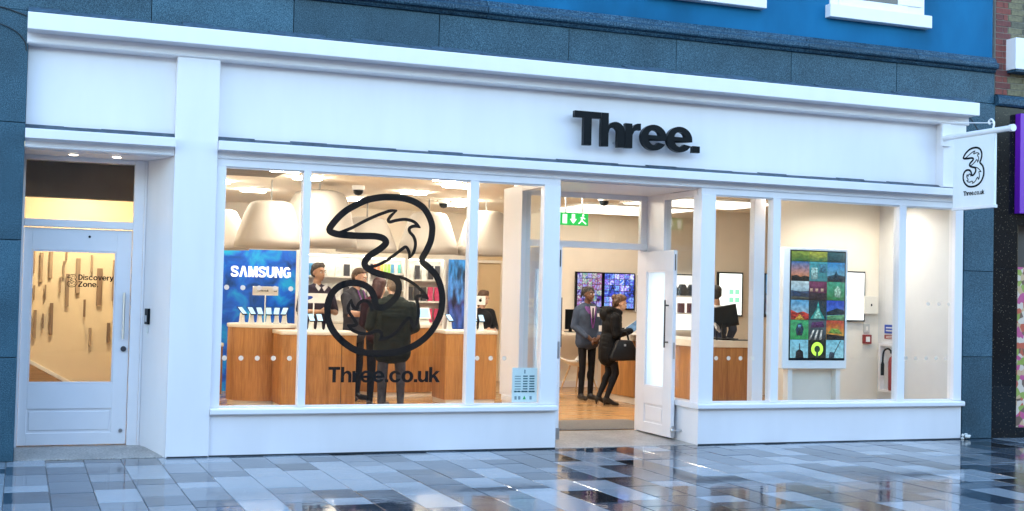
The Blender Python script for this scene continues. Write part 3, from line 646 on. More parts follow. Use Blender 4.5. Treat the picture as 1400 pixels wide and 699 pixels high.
# door frame and transom
bx("transom_bar", M_WHITE2, sf, 5.169, 6.832, IY - 0.02, IY + 0.06, 2.125, 2.20, 0.006)
bx("door_head", M_WHITE2, sf, 5.169, 6.832, IY, IY + 0.06, 2.70, 2.759, 0.004)
bx("door_jamb", M_WHITE2, sf, 6.755, 6.832, IY, IY + 0.07, 0.02, 2.70, 0.004)
bx("door_jamb", M_WHITE2, sf, 5.169, 5.24, IY, IY + 0.07, 0.02, 2.70, 0.004)
bx("transom_pane", M_GLASS, sf, 5.24, 6.755, IY + 0.02, IY + 0.026, 2.20, 2.70, 0)
def leaf(xa, xb, y0, y1, side, lab):
    """a glazed door leaf standing open, in the plane x = const"""
    d = MB(); z0, z1 = 0.03, 2.105; s = 0.16
    for q in ((y0, y0 + 0.20, z0, z1), (y1 - 0.17, y1, z0, z1), (y0 + 0.20, y1 - 0.17, 1.88, z1), (y0 + 0.20, y1 - 0.17, 0.36, 0.56), (y0 + 0.20, y1 - 0.17, z0, 0.15)):
        d.box(xa, xb, q[0], q[1], q[2], q[3])
    d = d.build("door", M_WHITE2, sf, bevel=0.003); d["label"] = lab
    bx("panel", M_WHITE2, d, xa + 0.014, xb - 0.014, y0 + 0.20, y1 - 0.17, 0.15, 0.36, 0)
    bx("raised_panel", M_WHITE2, d, xa + 0.004, xa + 0.013, y0 + 0.225, y1 - 0.195, 0.175, 0.335, 0.005)
    bx("pane", M_PALE_GLASS, d, xa + 0.02, xa + 0.026, y0 + 0.20, y1 - 0.17, 0.56, 1.88, 0)
    for q in ((0.56, 0.575), (1.865, 1.88)): bx("glazing_bead", M_WHITE, d, xa + 0.004, xb - 0.004, y0 + 0.2, y1 - .17, q[0] - .0005, q[1] + .0005, 0)
    hx = xa - 0.045 if side < 0 else xb + 0.045; ex = xa if side < 0 else xb; hy = y0 + 0.10
    MB().tube([(hx, hy, 1.02), (hx, hy, 1.55)], 0.010).tube([(ex, hy, 1.08), (hx, hy, 1.08)], 0.009).tube([(ex, hy, 1.49), (hx, hy, 1.49)], 0.009).build("handle", pm("dark_bronze", (0.10, 0.08, 0.07), 0.4, metal=0.6), d, True)
    bx("lock", M_STEEL, d, (xa + xb) / 2 - 0.012, (xa + xb) / 2 + 0.012, y0 - 0.004, y0 - 0.0005, 0.90, 1.08, 0)
    bx("kick_hinge", M_STEEL, d, (xa + xb) / 2 - 0.01, (xa + xb) / 2 + 0.03, y0 - 0.006, y0 - 0.0005, 0.04, 0.16, 0)
    bx("door_closer", pm("dark_bronze", (0.1, .08, .07), .4), d, (xa + xb) / 2 - 0.006, (xa + xb) / 2 + 0.006, y0 - 0.004, y0 - 0.0006, 1.88, 2.06, 0)
leaf(6.745, 6.79, 0.45, 1.27, -1, "right door leaf standing open towards the street")
leaf(5.355, 5.40, 0.45, 1.27, 1, "left door leaf standing open, seen edge on")
# door stop on the right return
MB().tube([(6.833, 0.36, 0.12), (6.72, 0.36, 0.12)], 0.012).ball((6.72, 0.36, 0.12), 0.025).build("door_stop", M_STEEL, sf, True)
# entrance threshold and mat
tz = MB().prism([(0.02, -0.03), (IY + 0.10, -0.03), (IY + 0.10, 0.018), (0.02, 0.004)], 'x', 5.173, 6.831).build("threshold", M_STONE, sf, bevel=0.003)
mt = bx("doormat", M_MAT, None, 5.2, 7.2, IY + 0.13, 2.45, 0.0205, 0.030, 0); tag(mt, "dark grey entrance mat just inside the open double doors", "mat")

# opening hours sheet on the glass, manifestation dots
oh = bx("opening_hours_sheet", pm("pale_cyan_sheet", (0.80, 0.88, 0.86), 0.5, var=0.03), None, 4.705, 4.982, 0.064, 0.066, 0.472, 0.825, 0)
tag(oh, "pale cyan opening hours sheet on the glass beside the entrance post", "notice")
tl = MB()
for i in range(7):
    zz = 0.735 - i * 0.026
    tl.box(4.735, 4.80, 0.0615, 0.063, zz, zz + 0.006).box(4.825, 4.875, 0.0615, 0.063, zz - .002, zz + 0.010).box(4.895, 4.95, 0.0615, 0.063, zz - .002, zz + 0.010)
for i in range(6): tl.box(4.73 + i * .04, 4.755 + i * .04, 0.0615, 0.063, 0.575, 0.590)
tl.build("text_lines", pm("teal_ink", (0.02, 0.12, 0.15), 0.6), oh)
ic = MB()
for i, xx in enumerate((4.735, 4.775, 4.90)): ic.box(xx, xx + .024, 0.0615, 0.063, 0.50, 0.535)
ic.build("icon", pm("grey_ink", (0.25, 0.33, 0.36), 0.6), oh)
MB().prism([(4.825, 0.502), (4.86, 0.502), (4.8425, 0.54)], 'y', 0.0615, 0.063).build("icon", pm("green_ink", (0.05, 0.45, 0.12), 0.6), oh)
MB().box(4.835, 4.85, 0.0615, 0.063, 0.765, 0.805).build("icon", MATS["grey_ink"], oh)
MDOT, _n, _l, _b = _new("frosted_vinyl"); _n.remove(_b)
_d = _n.new("ShaderNodeBsdfDiffuse"); _d.inputs[0].default_value = (.85, .83, .80, 1); _t = _n.new("ShaderNodeBsdfTranslucent"); _t.inputs[0].default_value = (.95, .93, .9, 1); _m = _n.new("ShaderNodeMixShader"); _m.inputs[0].default_value = .6
_l.new(_d.outputs[0], _m.inputs[1]); _l.new(_t.outputs[0], _m.inputs[2]); _l.new(_m.outputs[0], _n["Material Output"].inputs[0])
dm = MB(); dm.v = []; dm = MB().tube([(0, 0, 0), (0, 0.001, 0)], 0.024, 14).mesh("dot"); dm.materials.append(MDOT)
def dots(panes_label, pts):
    r = thing("window_dots", panes_label, "window dots", (pts[0][0], 0.063, 0.5), local=True); 
    for (x_, z_) in pts:
        o = bpy.data.objects.new("dot", dm); COL.objects.link(o); o.parent = r; o.location = (x_ - pts[0][0], 0.0, z_ - 0.5)
dots("rows of round frosted dots across the narrow left pane", [(1.808 + .1515 * i, 1.574) for i in range(5)] + [(1.808 + .153 * i, .911) for i in range(5)])
dots("row of round frosted dots low on the pane beside the entrance", [(4.321, .92), (4.466, .92), (4.613, .92)])
dots("row of round frosted dots low on the pane right of the entrance", [(7.08, .931), (7.235, .931), (7.385, .931), (7.54, .931)])
dots("two rows of round frosted dots on the last pane by the right pier", [(9.904, 1.577), (10.063, 1.577), (10.2, 1.577), (9.6, .942), (9.735, .942), (9.883, .942), (10.031, .942), (10.165, .942)])

# the big line-drawn 3 with web address on the second pane
wl_ = thing("window_logo", "large black outlined figure 3 with web address on the second window pane", "window sticker", (3.35, 0.05, 1.7))
logo3(wl_, M_VINYL, plane_mtx((3.356, 0.0650, 1.731), (1, 0, 0), (0, 0, 1)))
write("Three.co.uk", wl_, M_VINYL, plane_mtx((2.80, 0.0640, 0.680), (1, 0, 0), (0, 0, 1)), 0.150, 1.130, 0.0015, gap=.04)
# fascia sign
fsn = thing("fascia_sign", "raised black letters spelling Three. on the white fascia", "sign", (6.0, 0.0, 3.12))
write("Three.", fsn, M_BLACK, plane_mtx((5.288, -0.02, 3.138), (1, 0, 0.0), (0, 0, 1)), 0.352, 1.478, 0.055, gap=.012)
for xx in (5.5, 5.8, 6.15, 6.5): MB().tube([(xx, 0.10, 3.2), (xx, -0.005, 3.2)], 0.008).build("stand_off", M_STEEL, fsn)

# hanging sign
hs = thing("hanging_sign", "white hanging banner with outlined 3 on a bracket at the right end", "sign", (10.0, -0.5, 2.7))
bx("bracket_plate", M_WHITE2, hs, 9.97, 10.09, -0.065, -0.0285, 3.42, 3.688, 0.004)
MB().tube([(10.0, -0.03, 3.512), (10.0, -1.12, 3.512)], 0.032, 14).build("arm", M_WHITE2, hs, True)
MB().tube([(10.0, -1.12, 3.512), (10.0, -1.17, 3.512)], 0.040, 14).build("arm_cap", M_WHITE2, hs, True)
MB().tube([(10.0, -0.03, 3.70), (10.0, -0.86, 3.60)], 0.006).build("stay_wire", M_WHITE2, hs, True)
MB().tube(crom([(10.0, -0.86, 3.54), (10.0, -0.87, 3.60), (10.0, -0.83, 3.645), (10.0, -0.79, 3.62), (10.0, -0.81, 3.59)], 5), 0.011).build("hook", M_WHITE2, hs, True)
bn = bx("banner", M_SIGNW, hs, 9.985, 10.015, -0.905, -0.235, 2.675, 3.481, 0.006)
bx("bottom_rail", M_WHITE2, hs, 9.978, 10.022, -0.915, -0.225, 2.655, 2.690, 0.004)
mt_ = plane_mtx((9.983, -0.575, 3.13), (0, -1, 0), (0, 0, 1))
logo3(hs, M_VINYL, mt_, 0.285, th=0.0015, wo=0.075, wi=0.036)
write("Three.co.uk", hs, M_VINYL, plane_mtx((9.983, -0.415, 2.815), (0, -1, 0), (0, 0, 1)), 0.052, 0.335, 0.0015)

# intercom on the left reveal
ic_ = thing("intercom", "small black door entry intercom on the white reveal beside the left door", "intercom", (1.15, 0.43, 1.2))
nrm = Vector((-0.6, -0.187, 0)).normalized(); tang = Vector((0.187, -0.6, 0)).normalized()
ctr = Vector((1.145, 0.455, 1.28)) + nrm * 0.012
def obox(c, t, n_, hw, hd, hh):
    mb = MB(); v = []
    for sz in (-1, 1):
        for st, sn in ((-1, -1), (1, -1), (1, 1), (-1, 1)): v.append(c + t * st * hw + n_ * sn * hd + Vector((0, 0, sz * hh)))
    return mb.add(v, [(0, 3, 2, 1), (4, 5, 6, 7), (0, 1, 5, 4), (1, 2, 6, 5), (2, 3, 7, 6), (3, 0, 4, 7)])
obox(ctr, tang, nrm, 0.04, 0.012, 0.075).build("housing", M_BLACK, ic_, bevel=0.004)
obox(ctr + nrm * 0.014 + Vector((0, 0, -0.02)), tang, nrm, 0.02, 0.002, 0.03).build("keypad", M_STEEL, ic_)
obox(ctr + Vector((0, 0, -0.13)) - nrm * .004, tang, nrm, 0.012, 0.006, 0.03).build("key_switch", M_PLAST, ic_)

# ================================================================== the neighbour on the right
nb = thing("neighbour_building", "brick building with black granite pier and purple shop sign at the right edge", "building", (11.5, 0, 0))
BR = [pm("red_brick_a", (0.20, 0.050, 0.038), 0.8, var=0.25, scale=30, bump=0.3), pm("red_brick_b", (0.14, 0.040, 0.036), 0.8, var=0.25, scale=30, bump=0.3), pm("stock_brick_a", (0.17, 0.145, 0.085), 0.85, var=0.3, scale=25, bump=0.4), pm("stock_brick_b", (0.11, 0.10, 0.070), 0.85, var=0.3, scale=25, bump=0.4)]
bw = bx("brick_wall", pm("lime_mortar", (0.30, 0.28, 0.25), 0.9, var=0.15, scale=20), nb, 10.80, 13.2, 0.008, 0.35, 4.105, 7.0, 0)
bmesh_b = {}
def brick(x0, x1, z0, m_):
    k = (round(x1 - x0, 3), m_)
    if k not in bmesh_b:
        me = MB().box(0, x1 - x0, -0.008, 0.02, 0, 0.065).mesh("brick"); me.materials.append(BR[m_]); bmesh_b[k] = me
    o = bpy.data.objects.new("brick", bmesh_b[k]); COL.objects.link(o); o.parent = bw; o.location = (x0, 0.008 + rs.uniform(-.002, .002), z0)
z = 4.108; cidx = 0
while z < 5.35:
    x_ = 10.802
    wq = 0.215 if cidx % 2 else 0.1025
    brick(x_, x_ + wq, z, rs.choice((0, 1))); x_ += wq + 0.01
    if cidx % 2 == 0: brick(x_, x_ + 0.06, z, rs.choice((0, 1))); x_ += 0.07
    while x_ < 11.75:
        brick(x_, x_ + 0.215, z, rs.choice((2, 3, 2))); x_ += 0.225
    z += 0.075; cidx += 1
MB().prism([(0.3, 3.965), (-0.04, 3.965), (-0.06, 3.985), (-0.06, 4.05), (-0.03, 4.095), (0.3, 4.10)], 'x', 10.80, 13.2).build("stone_band", M_GRAND, nb)
for a, b in zip([0.0, 0.62, 2.02, 2.99], [0.62, 2.02, 2.99, 3.962]):
    bx("granite_slab", M_BGRAN, nb, 10.80, 11.165, 0.0, 0.3, a + 0.0015, b - 0.0015, 0.002)
bx("granite_slab", M_BGRAN, nb, 11.167, 13.2, 0.01, 0.3, 2.55, 3.962, 0.002)
bx("granite_slab", M_BGRAN, nb, 11.167, 13.2, 0.01, 0.3, 0.0, 0.12, 0.002)
sg = bx("sign_panel", pm("purple_sign", (0.17, 0.015, 0.42), 0.35, var=0.03), nb, 11.105, 13.2, -0.09, -0.002, 2.685, 3.885, 0.004)
bx("window_frame", M_BLACK, nb, 11.167, 11.20, 0.03, 0.2, 0.12, 2.55, 0.003)
def poster_mat():
    m, n, l, b = _new("flower_poster")
    tc = n.new("ShaderNodeTexCoord"); vo = n.new("ShaderNodeTexVoronoi"); vo.inputs['Scale'].default_value = 15; l.new(tc.outputs['Object'], vo.inputs['Vector'])
    cr = n.new("ShaderNodeValToRGB"); e = cr.color_ramp.elements; cr.color_ramp.interpolation = 'CONSTANT'
    e[0].color = (0.40, 0.38, 0.36, 1); e[1].position = 0.22; e[1].color = (0.30, 0.06, 0.04, 1)
    e.new(0.40).color = (0.16, 0.24, 0.05, 1); e.new(0.55).color = (0.30, 0.05, 0.18, 1); e.new(0.70).color = (0.35, 0.27, 0.18, 1); e.new(.88).color = (0.09, 0.06, 0.05, 1)
    sp = n.new("ShaderNodeSeparateColor"); l.new(vo.outputs['Color'], sp.inputs[0]); l.new(sp.outputs[0], cr.inputs[0]); l.new(cr.outputs[0], b.inputs['Base Color']); b.inputs['Roughness'].default_value = 0.3
    b.inputs['Emission Strength'].default_value = 0.12; l.new(cr.outputs[0], b.inputs['Emission Color'])
    return m
bx("window_poster", poster_mat(), nb, 11.20, 13.2, 0.12, 0.14, 0.12, 2.05, 0)
bx("window_pane", M_GLASS, nb, 11.20, 13.2, 0.06, 0.066, 0.12, 2.55, 0)
bx("window_interior", pm("dim_interior", (0.10, 0.08, 0.07), 0.8), nb, 11.20, 13.2, 0.20, 0.24, 0.12, 2.55, 0)
wb = bx("window_box", M_WHITE, nb, 10.955, 12.4, -0.16, 0.008, 4.40, 4.775, 0.006)
bx("timber_strip", wood("orange_timber", (0.35, 0.12, 0.03), (0.55, 0.2, 0.06), axis=0), wb, 11.09, 12.3, -0.175, -0.161, 4.49, 4.555, 0)
bx("box_soffit", M_GRAND, wb, 10.97, 12.39, -0.15, 0.006, 4.37, 4.399, 0)
# damp litter at the foot of the right pier
lt = MB()
for i in range(9):
    c = (10.40 + rs.uniform(-.05, .05), -0.035 + rs.uniform(-.02, .02), 0.012 + i * .006)
    lt.ball(c, (rs.uniform(.012, .03), .015, rs.uniform(.01, .02)), 7, 5)
lt = lt.build("crumpled_paper", M_PLAST, None); tag(lt, "crumpled white paper scrap at the foot of the right granite pier", "litter")

# ================================================================== inside the shop
FZ = 0.02; CZ = 3.0
fl_ = MB().box(1.70, 13.2, 1.39, 9.5, -0.05, FZ).build("shop_floor", M_FLOOR); struct(fl_)
f2 = MB().box(1.70, 5.04, 0.13, 1.389, -0.05, FZ).build("shop_floor", M_FLOOR); struct(f2)
f3 = MB().box(6.96, 10.36, 0.13, 1.389, -0.05, FZ).build("shop_floor", M_FLOOR); struct(f3)
cl = MB().box(1.5, 13.2, 1.2, 9.5, CZ, CZ + 0.1).build("shop_ceiling", M_CEIL); struct(cl)
bk = MB().box(1.69, 10.36, 0.11, 1.199, 2.84, 3.15).box(1.69, 10.36, 1.16, 1.199, 2.80, 2.839).build("shop_bulkhead_ceiling", M_CEIL); struct(bk)
tr_ = MB().box(1.7, 5.0, 1.10, 1.155, 2.80, 2.838).box(7.0, 10.3, 1.10, 1.155, 2.80, 2.838).build("bulkhead_edge_strip", pm("edge_strip_dark", (0.10, 0.08, 0.06), 0.6)); struct(tr_)  # dark strip drawn along the inner edge of the bulkhead
for nm, a in (("wall_left", (1.5, 1.69, 0.3, 9.5, 0, 3.1)), ("wall_back", (1.69, 8.3, 9.3, 9.5, 0, CZ)), ("wall_back_step", (8.3, 8.4, 7.84, 9.3, 0, CZ)), ("wall_screens", (8.3, 13.0, 7.84, 7.94, 0, CZ)),
              ("wall_right_back", (10.45, 13.0, 6.0, 6.1, 0, CZ)), ("wall_right", (10.362, 10.45, 0.5, 1.50, 0, CZ)), ("wall_partition", (8.77, 10.45, 1.50, 1.60, 0, 2.839)), ("wall_side", (13.0, 13.2, 0.5, 7.9, 0, CZ)), ("wall_right_front", (10.45, 13.0, 0.36, 0.5, 0, CZ))):
    struct(MB().box(*a).build(nm, M_CREAM))
struct(MB().box(10.30, 10.362, 0.12, 1.50, 0, 2.84).build("wall_right_lining", pm("pale_panel", (0.66, 0.66, 0.67), 0.5, var=0.02)))
struct(MB().box(8.42, 13.0, 7.82, 7.839, 0.02, 0.12).build("skirting", M_WHITE2))
# dark ceiling recess at upper left
dr = bx("ceiling_vent", pm("vent_grey", (0.16, 0.15, 0.145), 0.7), None, 1.75, 2.95, 2.2, 4.0, 2.975, 2.998, 0); tag(dr, "dark grey ceiling panel above the blue brand wall", "ceiling panel")

# ceiling lights
LWARM = emis("lamp_warm", (1.0, 0.92, 0.79), 26.0)
lights = [(2.9, 3.0), (3.09, 6.38), (3.35, 3.9), (4.93, 3.0), (5.33, 3.84), (5.17, 5.26), (4.87, 7.17), (6.44, 7.24), (7.36, 4.34), (7.4, 2.7), (6.3, 6.3), (2.4, 5.2)]
names = ["above the left display drum", "behind the left lampshade", "over the second pane near the window", "over the big outlined 3", "near the pane beside the entrance", "above the middle of the shop", "far back above the phone counter", "far back near the accessory shelves", "just behind the exit sign", "above the entrance mat", "above the corner counter", "high at the far left"]
for (x_, y_), nm in zip(lights, names):
    t = thing("ceiling_light", "lit rectangular ceiling light " + nm, "ceiling light", (x_, y_, CZ), group="rectangular ceiling lights")
    bx("trim_frame", M_PLAST, t, x_ - 0.20, x_ + 0.20, y_ - 0.11, y_ + 0.11, CZ - 0.006, CZ - 0.001, 0)
    bx("lamp", LWARM, t, x_ - 0.17, x_ + 0.17, y_ - 0.08, y_ + 0.08, CZ - 0.035, CZ - 0.0065, 0)
for (a, b, c, d), nm in (((8.0, 9.9, 5.55, 7.3), "over the staff desk seen through the door transom"), ((8.35, 10.2, 3.7, 5.0), "over the till counter right of the entrance")):
    t = thing("light_panel", "large glowing white ceiling panel " + nm, "ceiling light", (a, c, CZ), group="large ceiling panels")
    bx("panel_frame", M_PLAST, t, a - .05, b + .05, c - .05, d + .05, CZ - 0.03, CZ - 0.001, 0)
    bx("diffuser", emis("panel_white", (1.0, 0.93, 0.82), 0.5), t, a, b, c, d, CZ - 0.04, CZ - 0.031, 0)
for (x_, y_), nm in (((9.3, 0.85), "above the digital picture screen"), ((8.0, 0.42), "above the pane right of the entrance"), ((2.2, 0.9), "inside the narrow left pane"), ((3.9, 0.9), "inside the pane with the outlined 3"), ((9.9, 0.85), "above the last pane by the right pier"), ((8.9, 1.15), "left of the digital picture screen")):
    t = thing("spot_light", "small lit downlight in the window bulkhead " + nm, "ceiling light", (x_, y_, 2.84), group="bulkhead downlights")
    MB().tube([(x_, y_, 2.839), (x_, y_, 2.81)], 0.072, 18, caps=False).tube([(x_, y_, 2.839), (x_, y_, 2.81)], 0.068, 18, caps=False).build("ring", M_PLAST, t)
    MB().tube([(x_, y_, 2.8375), (x_, y_, 2.832)], 0.060, 18).build("lamp", emis("spot_warm", (1.0, 0.93, 0.83), 66.0), t)
# security camera domes
for (x_, y_), nm in (((4.24, 4.79), "above the second pane"), ((6.0, 6.44), "further back by the outlined 3"), ((7.73, 4.37), "beyond the door transom")):
    t = thing("camera_dome", "black security camera dome on the ceiling " + nm, "security camera", (x_, y_, CZ), group="ceiling camera domes")
    MB().lathe([(0.085, 0), (0.085, -0.05), (0.075, -0.06)], (x_, y_, CZ - .001), 20).build("mount", M_PLAST, t, True)
    MB().lathe([(0.07, -0.062), (0.064, -0.10), (0.04, -0.125), (0.005, -0.135)], (x_, y_, CZ), 20).build("dome", M_BLACK, t, True)
# exit sign
ex = thing("exit_sign", "green emergency exit sign with running figure above the entrance", "sign", (6.1, 2.0, 2.42))
MG = emis("exit_green", (0.005, 0.40, 0.06), 0.24); MW = emis("exit_white", (0.9, 1.0, 0.9), 0.33)
bx("panel", MG, ex, 6.035, 6.405, 2.0, 2.03, 2.425, 2.575, 0.004)
bx("bracket", M_STEEL, ex, 6.10, 6.115, 2.008, 2.02, 2.576, CZ - .001, 0); bx("bracket", M_STEEL, ex, 6.32, 6.335, 2.008, 2.02, 2.576, CZ - .001, 0)
bx("door_symbol", MW, ex, 6.065, 6.12, 1.995, 1.9995, 2.445, 2.555, 0)
MB().prism([(6.185, 2.56), (6.185, 2.50), (6.16, 2.50), (6.205, 2.445), (6.25, 2.50), (6.225, 2.50), (6.225, 2.56)], 'y', 1.995, 1.9995).build("arrow_symbol", MW, ex)
rf = MB().tube([(6.335, 1.9995, 2.55), (6.335, 1.996, 2.55)], 0.013, 12)
for a, b, w in (((6.33, 2.53), (6.315, 2.49), .018), ((6.315, 2.49), (6.345, 2.468), .012), ((6.345, 2.468), (6.375, 2.445), .011), ((6.315, 2.49), (6.295, 2.462), .012), ((6.295, 2.462), (6.275, 2.446), .011), ((6.33, 2.528), (6.30, 2.518), .009), ((6.33, 2.528), (6.36, 2.505), .009)):
    d = Vector((b[0] - a[0], b[1] - a[1])).normalized(); n_ = Vector((-d.y, d.x)) * w / 2
    rf.prism([(a[0] + n_.x, a[1] + n_.y), (b[0] + n_.x, b[1] + n_.y), (b[0] - n_.x, b[1] - n_.y), (a[0] - n_.x, a[1] - n_.y)], 'y', 1.995 + w * .03, 1.9995)
rf.build("running_figure", MW, ex)

# pendant lampshades
def pendant(x_, y_, r_, zb, zt, nm, top=.62):
    t = thing("pendant_lamp", "big cream bell shaped pendant lampshade " + nm, "pendant lamp", (x_, y_, zb), group="bell shaped pendant lamps")
    h = zt - zb
    pr_ = [(r_ * .985, 0.0), (r_, 0.0), (r_ * .97, h * .18), (r_ * (top + .10), h * .74), (r_ * top, h * .89), (r_ * top * .90, h * .955), (r_ * top * .66, h * .993), (0.03, h), (0.03, h - .01), (r_ * top * .62, h * .975), (r_ * top * .87, h * .93), (r_ * (top - .02), h * .87), (r_ * (top + .08), h * .73), (r_ * .955, h * .17), (r_ * .985, 0.0)]
    MB().lathe(pr_, (x_, y_, zb), 40, caps=False).build("shade", M_SHADE, t, 'all')
    MB().tube([(x_, y_, zt - 0.02), (x_, y_, CZ)], 0.012).build("cord", pm("cord_grey", (0.25, 0.24, 0.22), .6), t)
    MB().ball((x_, y_, zb + h * .5), 0.07).build("bulb", emis("bulb", (1.0, 0.84, 0.62), 4.0), t, 'all')
pendant(3.03, 4.6, 0.47, 2.10, 2.72, "over the left display drum")
pendant(3.70, 4.75, 0.52, 2.14, 2.90, "behind the second pane mullion", .68)
pendant(4.82, 6.5, 0.46, 2.155, 2.68, "behind the top of the outlined 3")
pendant(5.79, 6.5, 0.46, 2.165, 2.80, "right of the outlined 3")
pendant(6.72, 6.5, 0.46, 2.165, 2.86, "beside the entrance return")
pendant(2.62, 6.5, 0.45, 2.12, 2.70, "at the far left against the blue wall")

# ---- display counters
def rounded(x0, x1, y0, y1, r, n=6):
    P = []
    for cx, cy, a in ((x1 - r, y0 + r, -90), (x1 - r, y1 - r, 0), (x0 + r, y1 - r, 90), (x0 + r, y0 + r, 180)):
        P += [(cx + r * math.cos(R(a + 90 * i / n)), cy + r * math.sin(R(a + 90 * i / n))) for i in range(n + 1)]
    return P
def counter(nm, lab, poly, zt, joints=()):
    cx = sum(p[0] for p in poly) / len(poly); cy = sum(p[1] for p in poly) / len(poly)
    t = thing(nm, lab, "counter", (cx, cy, FZ), group="oak display counters")
    sc = lambda k: [(cx + (p[0] - cx) * k, cy + (p[1] - cy) * k) for p in poly]
    MB().prism(sc(.96), 'z', FZ, FZ + 0.07).build("kick_plinth", M_LAMIN, t, True)
    MB().prism(poly, 'z', FZ + 0.07, zt - 0.05).build("body", M_OAK, t, True)
    MB().prism(sc(1.025), 'z', zt - 0.049, zt).build("worktop", M_LAMIN, t, True, bevel=0.006)
    for x_, y_ in joints: bx("panel_joint", M_DARK, t, x_ - .003, x_ + .003, y_ - .003, y_ + .01, FZ + .08, zt - .06, 0)
    return t
ell = lambda cx, cy, rx, ry, n=40: [(cx + rx * math.cos(2 * math.pi * i / n), cy + ry * math.sin(2 * math.pi * i / n)) for i in range(n)]
counter("display_counter", "rounded oak display drum behind the narrow left pane", ell(3.06, 5.2, .45, .42), 1.10)
counter("display_counter", "straight oak display counter left of the shopper in dark coat", rounded(3.14, 4.13, 4.2, 4.85, .03), 1.035, [(3.93, 4.2)])
counter("display_counter", "curved oak display counter behind the shopper in dark coat", ell(5.30, 6.45, .63, .45), 1.09)
counter("display_counter", "oak display counter seen beside the entrance post", rounded(5.53, 6.30, 4.75, 5.35, .03), 1.05, [(5.9, 4.75)])
counter("display_counter", "low oak table at the far left behind the window edge", rounded(1.75, 2.66, 5.9, 6.6, .03), 0.80)
# till counter and staff desk (L shape)
tc_ = thing("till_counter", "long oak till counter with white top right of the entrance", "counter", (8.6, 3.5, FZ))
LP = [(8.32, 2.55), (9.03, 2.55), (9.03, 2.75), (8.86, 3.0), (8.86, 5.6), (8.32, 5.6)]
LK = [(8.36, 2.6), (8.98, 2.6), (8.98, 2.75), (8.82, 3.0), (8.82, 5.55), (8.36, 5.55)]
LT = [(8.28, 2.52), (9.07, 2.52), (9.07, 2.77), (8.90, 3.02), (8.90, 5.64), (8.28, 5.64)]
MB().prism(LK, 'z', FZ, FZ + .1).build("kick_plinth", M_LAMIN, tc_); MB().prism(LP, 'z', FZ + .1, .94).build("body", M_OAK, tc_, bevel=.004)
MB().prism(LT, 'z', .941, 1.03).build("worktop", M_LAMIN, tc_, bevel=.006)

# ---- phones on white stands
def phone_stand(loc, rz, lab, s=1.0):
    t = thing("phone_stand", lab, "phone stand", loc, rz, "phones on white stands", local=True)
    MB().prism([(-.045 * s, 0), (.045 * s, 0), (.03 * s, .03 * s), (.018 * s, .13 * s), (-.018 * s, .13 * s), (-.03 * s, .03 * s)], 'y', -.02 * s, .02 * s).build("stand", M_PLAST, t, bevel=.004)
    me = MB().box(-.035 * s, .035 * s, -.075 * s, .075 * s, -.005, .005).mesh("phone"); me.transform(Matrix.Translation((0, 0, .155 * s)) @ Matrix.Rotation(R(38), 4, 'X')); me.materials.append(M_BLACK); o = link("phone", me, t)
    me = MB().box(-.031 * s, .031 * s, -.062 * s, .062 * s, .0052, .006).mesh("screen"); me.transform(Matrix.Translation((0, 0, .155 * s)) @ Matrix.Rotation(R(38), 4, 'X')); me.materials.append(emis("phone_screen", (0.35, 0.55, 0.75), .2)); link("screen", me, t)
    return t
ps = None
spots = [((2.76, 5.0, 1.10), .5, "leftmost on the left display drum"), ((2.87, 4.92, 1.10), .3, "second on the left display drum"), ((2.97, 4.88, 1.10), .1, "third on the left display drum"), ((3.09, 4.88, 1.10), -.1, "fourth on the left display drum"), ((3.20, 4.9, 1.10), -.3, "fifth on the left display drum"), ((3.32, 4.98, 1.10), -.5, "rightmost on the left display drum"),
         ((3.45, 4.5, 1.035), .2, "left end of the straight counter by the mullion"), ((3.57, 4.45, 1.035), .1, "beside the oval logo placard"), ((3.68, 4.45, 1.035), 0, "under the oval logo placard"), ((3.80, 4.48, 1.035), -.1, "right end of the straight counter"),
         ((5.52, 6.15, 1.09), 0, "on the curved counter near the shelves"), ((6.02, 5.0, 1.05), .1, "left on the counter by the entrance post"), ((6.14, 5.0, 1.05), -.1, "right on the counter by the entrance post"), ((5.66, 5.0, 1.05), .2, "behind the mullion beside the outlined 3")]
for loc, rz, lab in spots:
    lab = "phone on white stand, " + lab
    if ps is None: ps = phone_stand(loc, rz, lab, 1.1)
    else: copy_tree(ps, loc, rz, lab)
def placard(loc, w, h, post, lab):
    t = thing("placard", lab, "placard", loc)
    x_, y_, z_ = loc
    MB().tube([(x_, y_, z_), (x_, y_, z_ + post)], .009).build("post", M_PLAST, t, True); MB().lathe([(.05, 0), (.05, .01), (.012, .015)], loc, 16).build("foot", M_PLAST, t, True)
    bx("board", M_PLAST, t, x_ - w / 2, x_ + w / 2, y_ - .008, y_ + .008, z_ + post, z_ + post + h, .004)
    return t
p1 = placard((3.06, 5.0, 1.10), .34, .12, .38, "white text placard on a post over the left display drum")
write("Three.co.uk", p1, M_VINYL, plane_mtx((2.95, 4.9905, 1.53), (1, 0, 0), (0, 0, 1)), .03, .15, .001); write("co.uk", p1, M_VINYL, plane_mtx((3.17, 4.9905, 1.53), (1, 0, 0), (0, 0, 1)), .02, .04, .001)
p2 = placard((3.63, 4.60, 1.035), .36, .13, .36, "white placard with blue oval on the straight display counter")
MB().add([(3.54 + .075 * math.cos(a), 4.590, 1.46 + .026 * math.sin(a) + .012 * math.cos(a)) for a in [2 * math.pi * k / 24 for k in range(24)]], [tuple(range(24))]).build("oval_mark", pm("oval_blue", (0.01, 0.06, 0.35), .4), p2)
p3 = placard((6.10, 5.1, 1.05), .26, .13, .36, "white placard with dark fruit mark on the counter by the entrance")
MB().tube([(6.15, 5.0915, 1.475), (6.15, 5.089, 1.475)], .022, 14).tube([(6.16, 5.0915, 1.505), (6.16, 5.089, 1.505)], .008, 8).build("fruit_mark", M_VINYL, p3)
